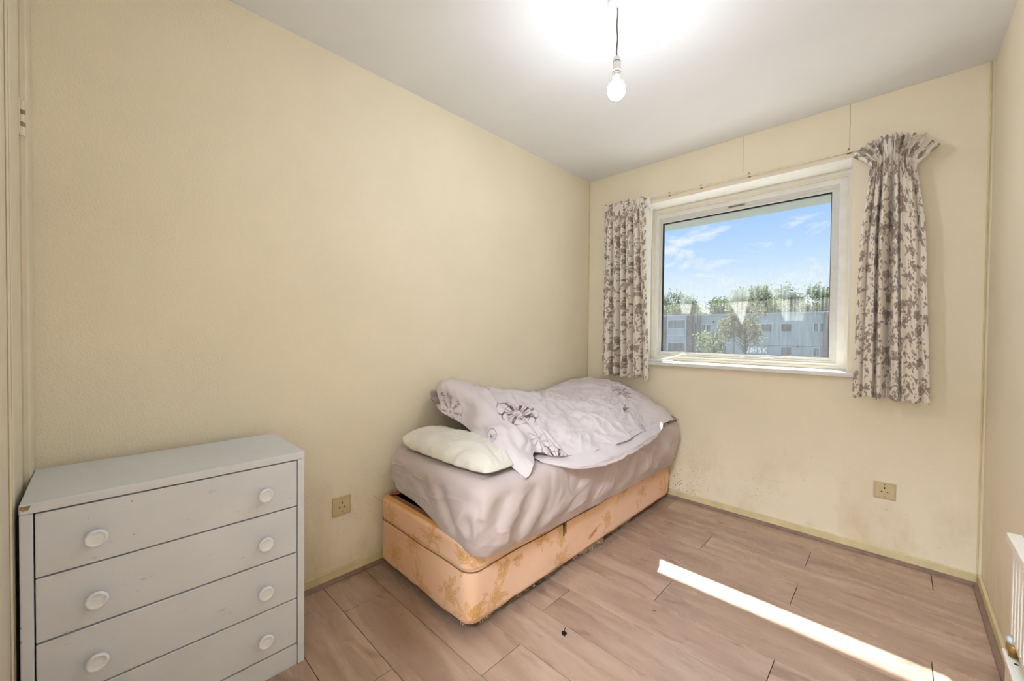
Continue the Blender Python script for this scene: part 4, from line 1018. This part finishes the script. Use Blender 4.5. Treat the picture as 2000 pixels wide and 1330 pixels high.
hwin(-14.98, -13.21, 1.78, 2.71, -0.9, 1, M_panel)
hwin(-14.95, -13.18, -0.50, 0.42, -0.9, 3)
hbox(hx(-15.05), hx(-13.11), hz(1.07), hz(1.13), -0.97, -0.9, 'string_course', M_wfr)
hwin(-12.58, -12.16, 0.87, 2.40, -0.02, 1)
for a in ((-11.91, -11.50, 1.48, 2.24), (-11.48, -11.03, 1.48, 2.24), (-10.43, -9.58, 1.49, 2.27), (-6.87, -5.98, 1.50, 2.27), (-5.42, -4.58, 1.51, 2.26), (-3.16, -2.77, 1.51, 2.27), (-2.74, -2.44, 1.51, 2.27),
          (-10.43, -9.58, -0.6, 0.25), (-5.39, -4.54, -0.50, 0.26), (-3.15, -2.68, -0.50, 0.25), (-1.2, -0.3, 1.5, 2.27), (0.6, 1.4, 1.5, 2.27), (-17.8, -17.0, 1.5, 2.27)):
    hwin(*a)
hbox(hx(-8.9), hx(-2.43), hz(0.30), hz(0.345), -0.06, 0.0, 'string_course', M_panel)
for a in ((-10.86, 2.46), (-4.15, 0.30)): hbox(hx(a[0]), hx(a[0])+0.18, hz(a[1])-0.09, hz(a[1])+0.09, -0.12, 0, 'vent', M_dark)

lp = tag(empty('street_lamp', (-13.2, 50.0, GZ)), 'grey street lamp in front of the white terrace', 'street lamp')
MB().tube([(1.0, 0, 0), (1.0, 0, 5.9), (0.9, 0, 6.2), (0.4, 0, 6.35)], [0.07, 0.05, 0.045, 0.04], 8).build('post', M_panel, lp, True)
MB().box((-0.35, -0.12, 6.28), (0.45, 0.12, 6.42), 0.04).build('lamp_head', M_wfr, lp)

M_bark = simple('bark', (96, 84, 74), 0.9, 0.15, 6)
def leaf_mat(name, c1, c2):
    m, t = mat_new(name); co = t.n('TexCoord').outputs['Object']; nz = t.noise(co, 1.3, 3)
    col = t.mix(t.mrange(nz, 0.35, 0.65), s2l(*c1), s2l(*c2))
    d = t.n('BsdfDiffuse', i_Color=col); tl = t.n('BsdfTranslucent', i_Color=col); mx = t.n('MixShader', i_0=0.5)
    t.t.links.new(d.outputs[0], mx.inputs[1]); t.t.links.new(tl.outputs[0], mx.inputs[2]); t.t.links.new(mx.outputs[0], t.n('OutputMaterial').inputs[0])
    return m
M_leaf = [leaf_mat('leaves_green', (84, 98, 64), (118, 130, 88)), leaf_mat('leaves_pale', (104, 114, 78), (140, 148, 106)), leaf_mat('leaves_bronze', (104, 102, 74), (136, 130, 98))]
def tree(name, x, y, hgt, cr, n, m, label, seed, lsz=0.22, low=0.35, group='trees beyond the terrace', twig=10):
    rs = np.random.RandomState(seed); t_ = tag(empty(name, (x, y, GZ)), label, 'tree', group)
    tb = MB(); tb.tube([(0, 0, 0), (0.1, 0, hgt*0.35), (0.0, 0.1, hgt*0.7)], [cr*0.08, cr*0.06, cr*0.03], 8)
    for k in range(twig):
        a = rs.rand()*6.28; z0 = hgt*(0.3+0.4*rs.rand()); L = cr*(0.6+0.4*rs.rand())
        tb.tube([(0.05, 0, z0), (math.cos(a)*L*0.5, math.sin(a)*L*0.5, z0+L*0.45), (math.cos(a)*L*0.9, math.sin(a)*L*0.9, z0+L*0.8)], [cr*0.03, cr*0.018, cr*0.007], 5)
    tb.build('trunk', M_bark, t_, True)
    # leaf clusters
    nc = 26; cc = rs.randn(nc, 3); cc /= np.linalg.norm(cc, axis=1, keepdims=True); cc *= (0.35+0.6*rs.rand(nc, 1)); cz0, cz1 = hgt*low, hgt
    cc = cc*np.array([cr, cr, (cz1-cz0)/2])+np.array([0, 0, (cz0+cz1)/2])
    idx = rs.randint(0, nc, n); p = cc[idx]+rs.randn(n, 3)*cr*np.array([0.17, 0.17, 0.15])
    a = rs.randn(n, 3); a /= np.linalg.norm(a, axis=1, keepdims=True); b_ = np.cross(a, rs.randn(n, 3)); b_ /= np.linalg.norm(b_, axis=1, keepdims=True)
    s_ = lsz*(0.6+0.8*rs.rand(n, 1))
    q = np.stack([p-a*s_, p+b_*s_*0.5, p+a*s_, p-b_*s_*0.5], 1)
    me = bpy.data.meshes.new('foliage'); me.vertices.add(n*4); me.vertices.foreach_set('co', q.reshape(-1).astype(np.float32))
    me.loops.add(n*4); me.loops.foreach_set('vertex_index', np.arange(n*4, dtype=np.int32)); me.polygons.add(n); me.polygons.foreach_set('loop_start', np.arange(0, n*4, 4, dtype=np.int32)); me.update(calc_edges=True)
    tag(link('foliage', me, t_, m), kind='stuff')
    return t_
TR_ = [(-33.0, 84, 13.4, 3.9, 0), (-26.2, 73, 11.4, 3.4, 1), (-22.6, 84, 13.8, 4.2, 0), (-15.2, 73, 13.2, 3.9, 1), (-13.2, 85, 14.2, 4.0, 0), (-6.2, 73, 12.4, 3.6, 0), (-3.0, 84, 13.2, 3.8, 1), (3.0, 73, 11.8, 3.6, 0), (-37.0, 73, 11.4, 3.4, 1)]
TL_ = ['dense green tree behind the terrace, furthest left but one', 'pale green tree behind the terrace above its projecting bay', 'broad green tree behind the terrace, left of centre', 'tallest pale green tree behind the terrace', 'green tree behind the terrace right of the street lamp', 'green tree rising behind the right half of the terrace', 'pale green tree behind the right end of the terrace', 'green tree behind the terrace at the far right', 'pale green tree behind the terrace at the far left']
for i, ((x, y, h_, cr, k), lb) in enumerate(zip(TR_, TL_)): tree('leafy_tree', x, y, h_, cr, 5200, M_leaf[k], lb, 300+i)
tree('young_tree', -9.6, 44.0, 8.0, 2.1, 2600, M_leaf[2], 'sparse bronze-leaved young tree in front of the white terrace', 401, 0.13, 0.36, None, 26)
tree('young_tree', -13.0, 45.0, 5.6, 1.9, 1500, M_leaf[1], 'low thin-leaved tree in front of the terrace near the street lamp', 402, 0.12, 0.3, None, 22)

# ------------------------------------------------------------------ fill light added in the unseen hallway
hl = tag(empty('hall_fill_light', (1.75, -3.72, H)), 'added round fill light on the unseen hallway ceiling behind the viewpoint', 'light')
MB().lathe([(0.205, -0.02), (0.215, -0.012), (0.215, 0.0)], 36, 'z').build('base_ring', M_plastic, hl, True)
mh, t = mat_new('fill_emission')
em = t.n('Emission', i_Color=(0.89, 0.955, 1.08, 1), i_Strength=HALL_FILL_STRENGTH)
t.t.links.new(em.outputs[0], t.n('OutputMaterial').inputs[0])
MB().lathe([(0.0, -0.085), (0.06, -0.083), (0.12, -0.072), (0.17, -0.052), (0.20, -0.020)], 36, 'z').build('fill_emitter', mh, hl, True)
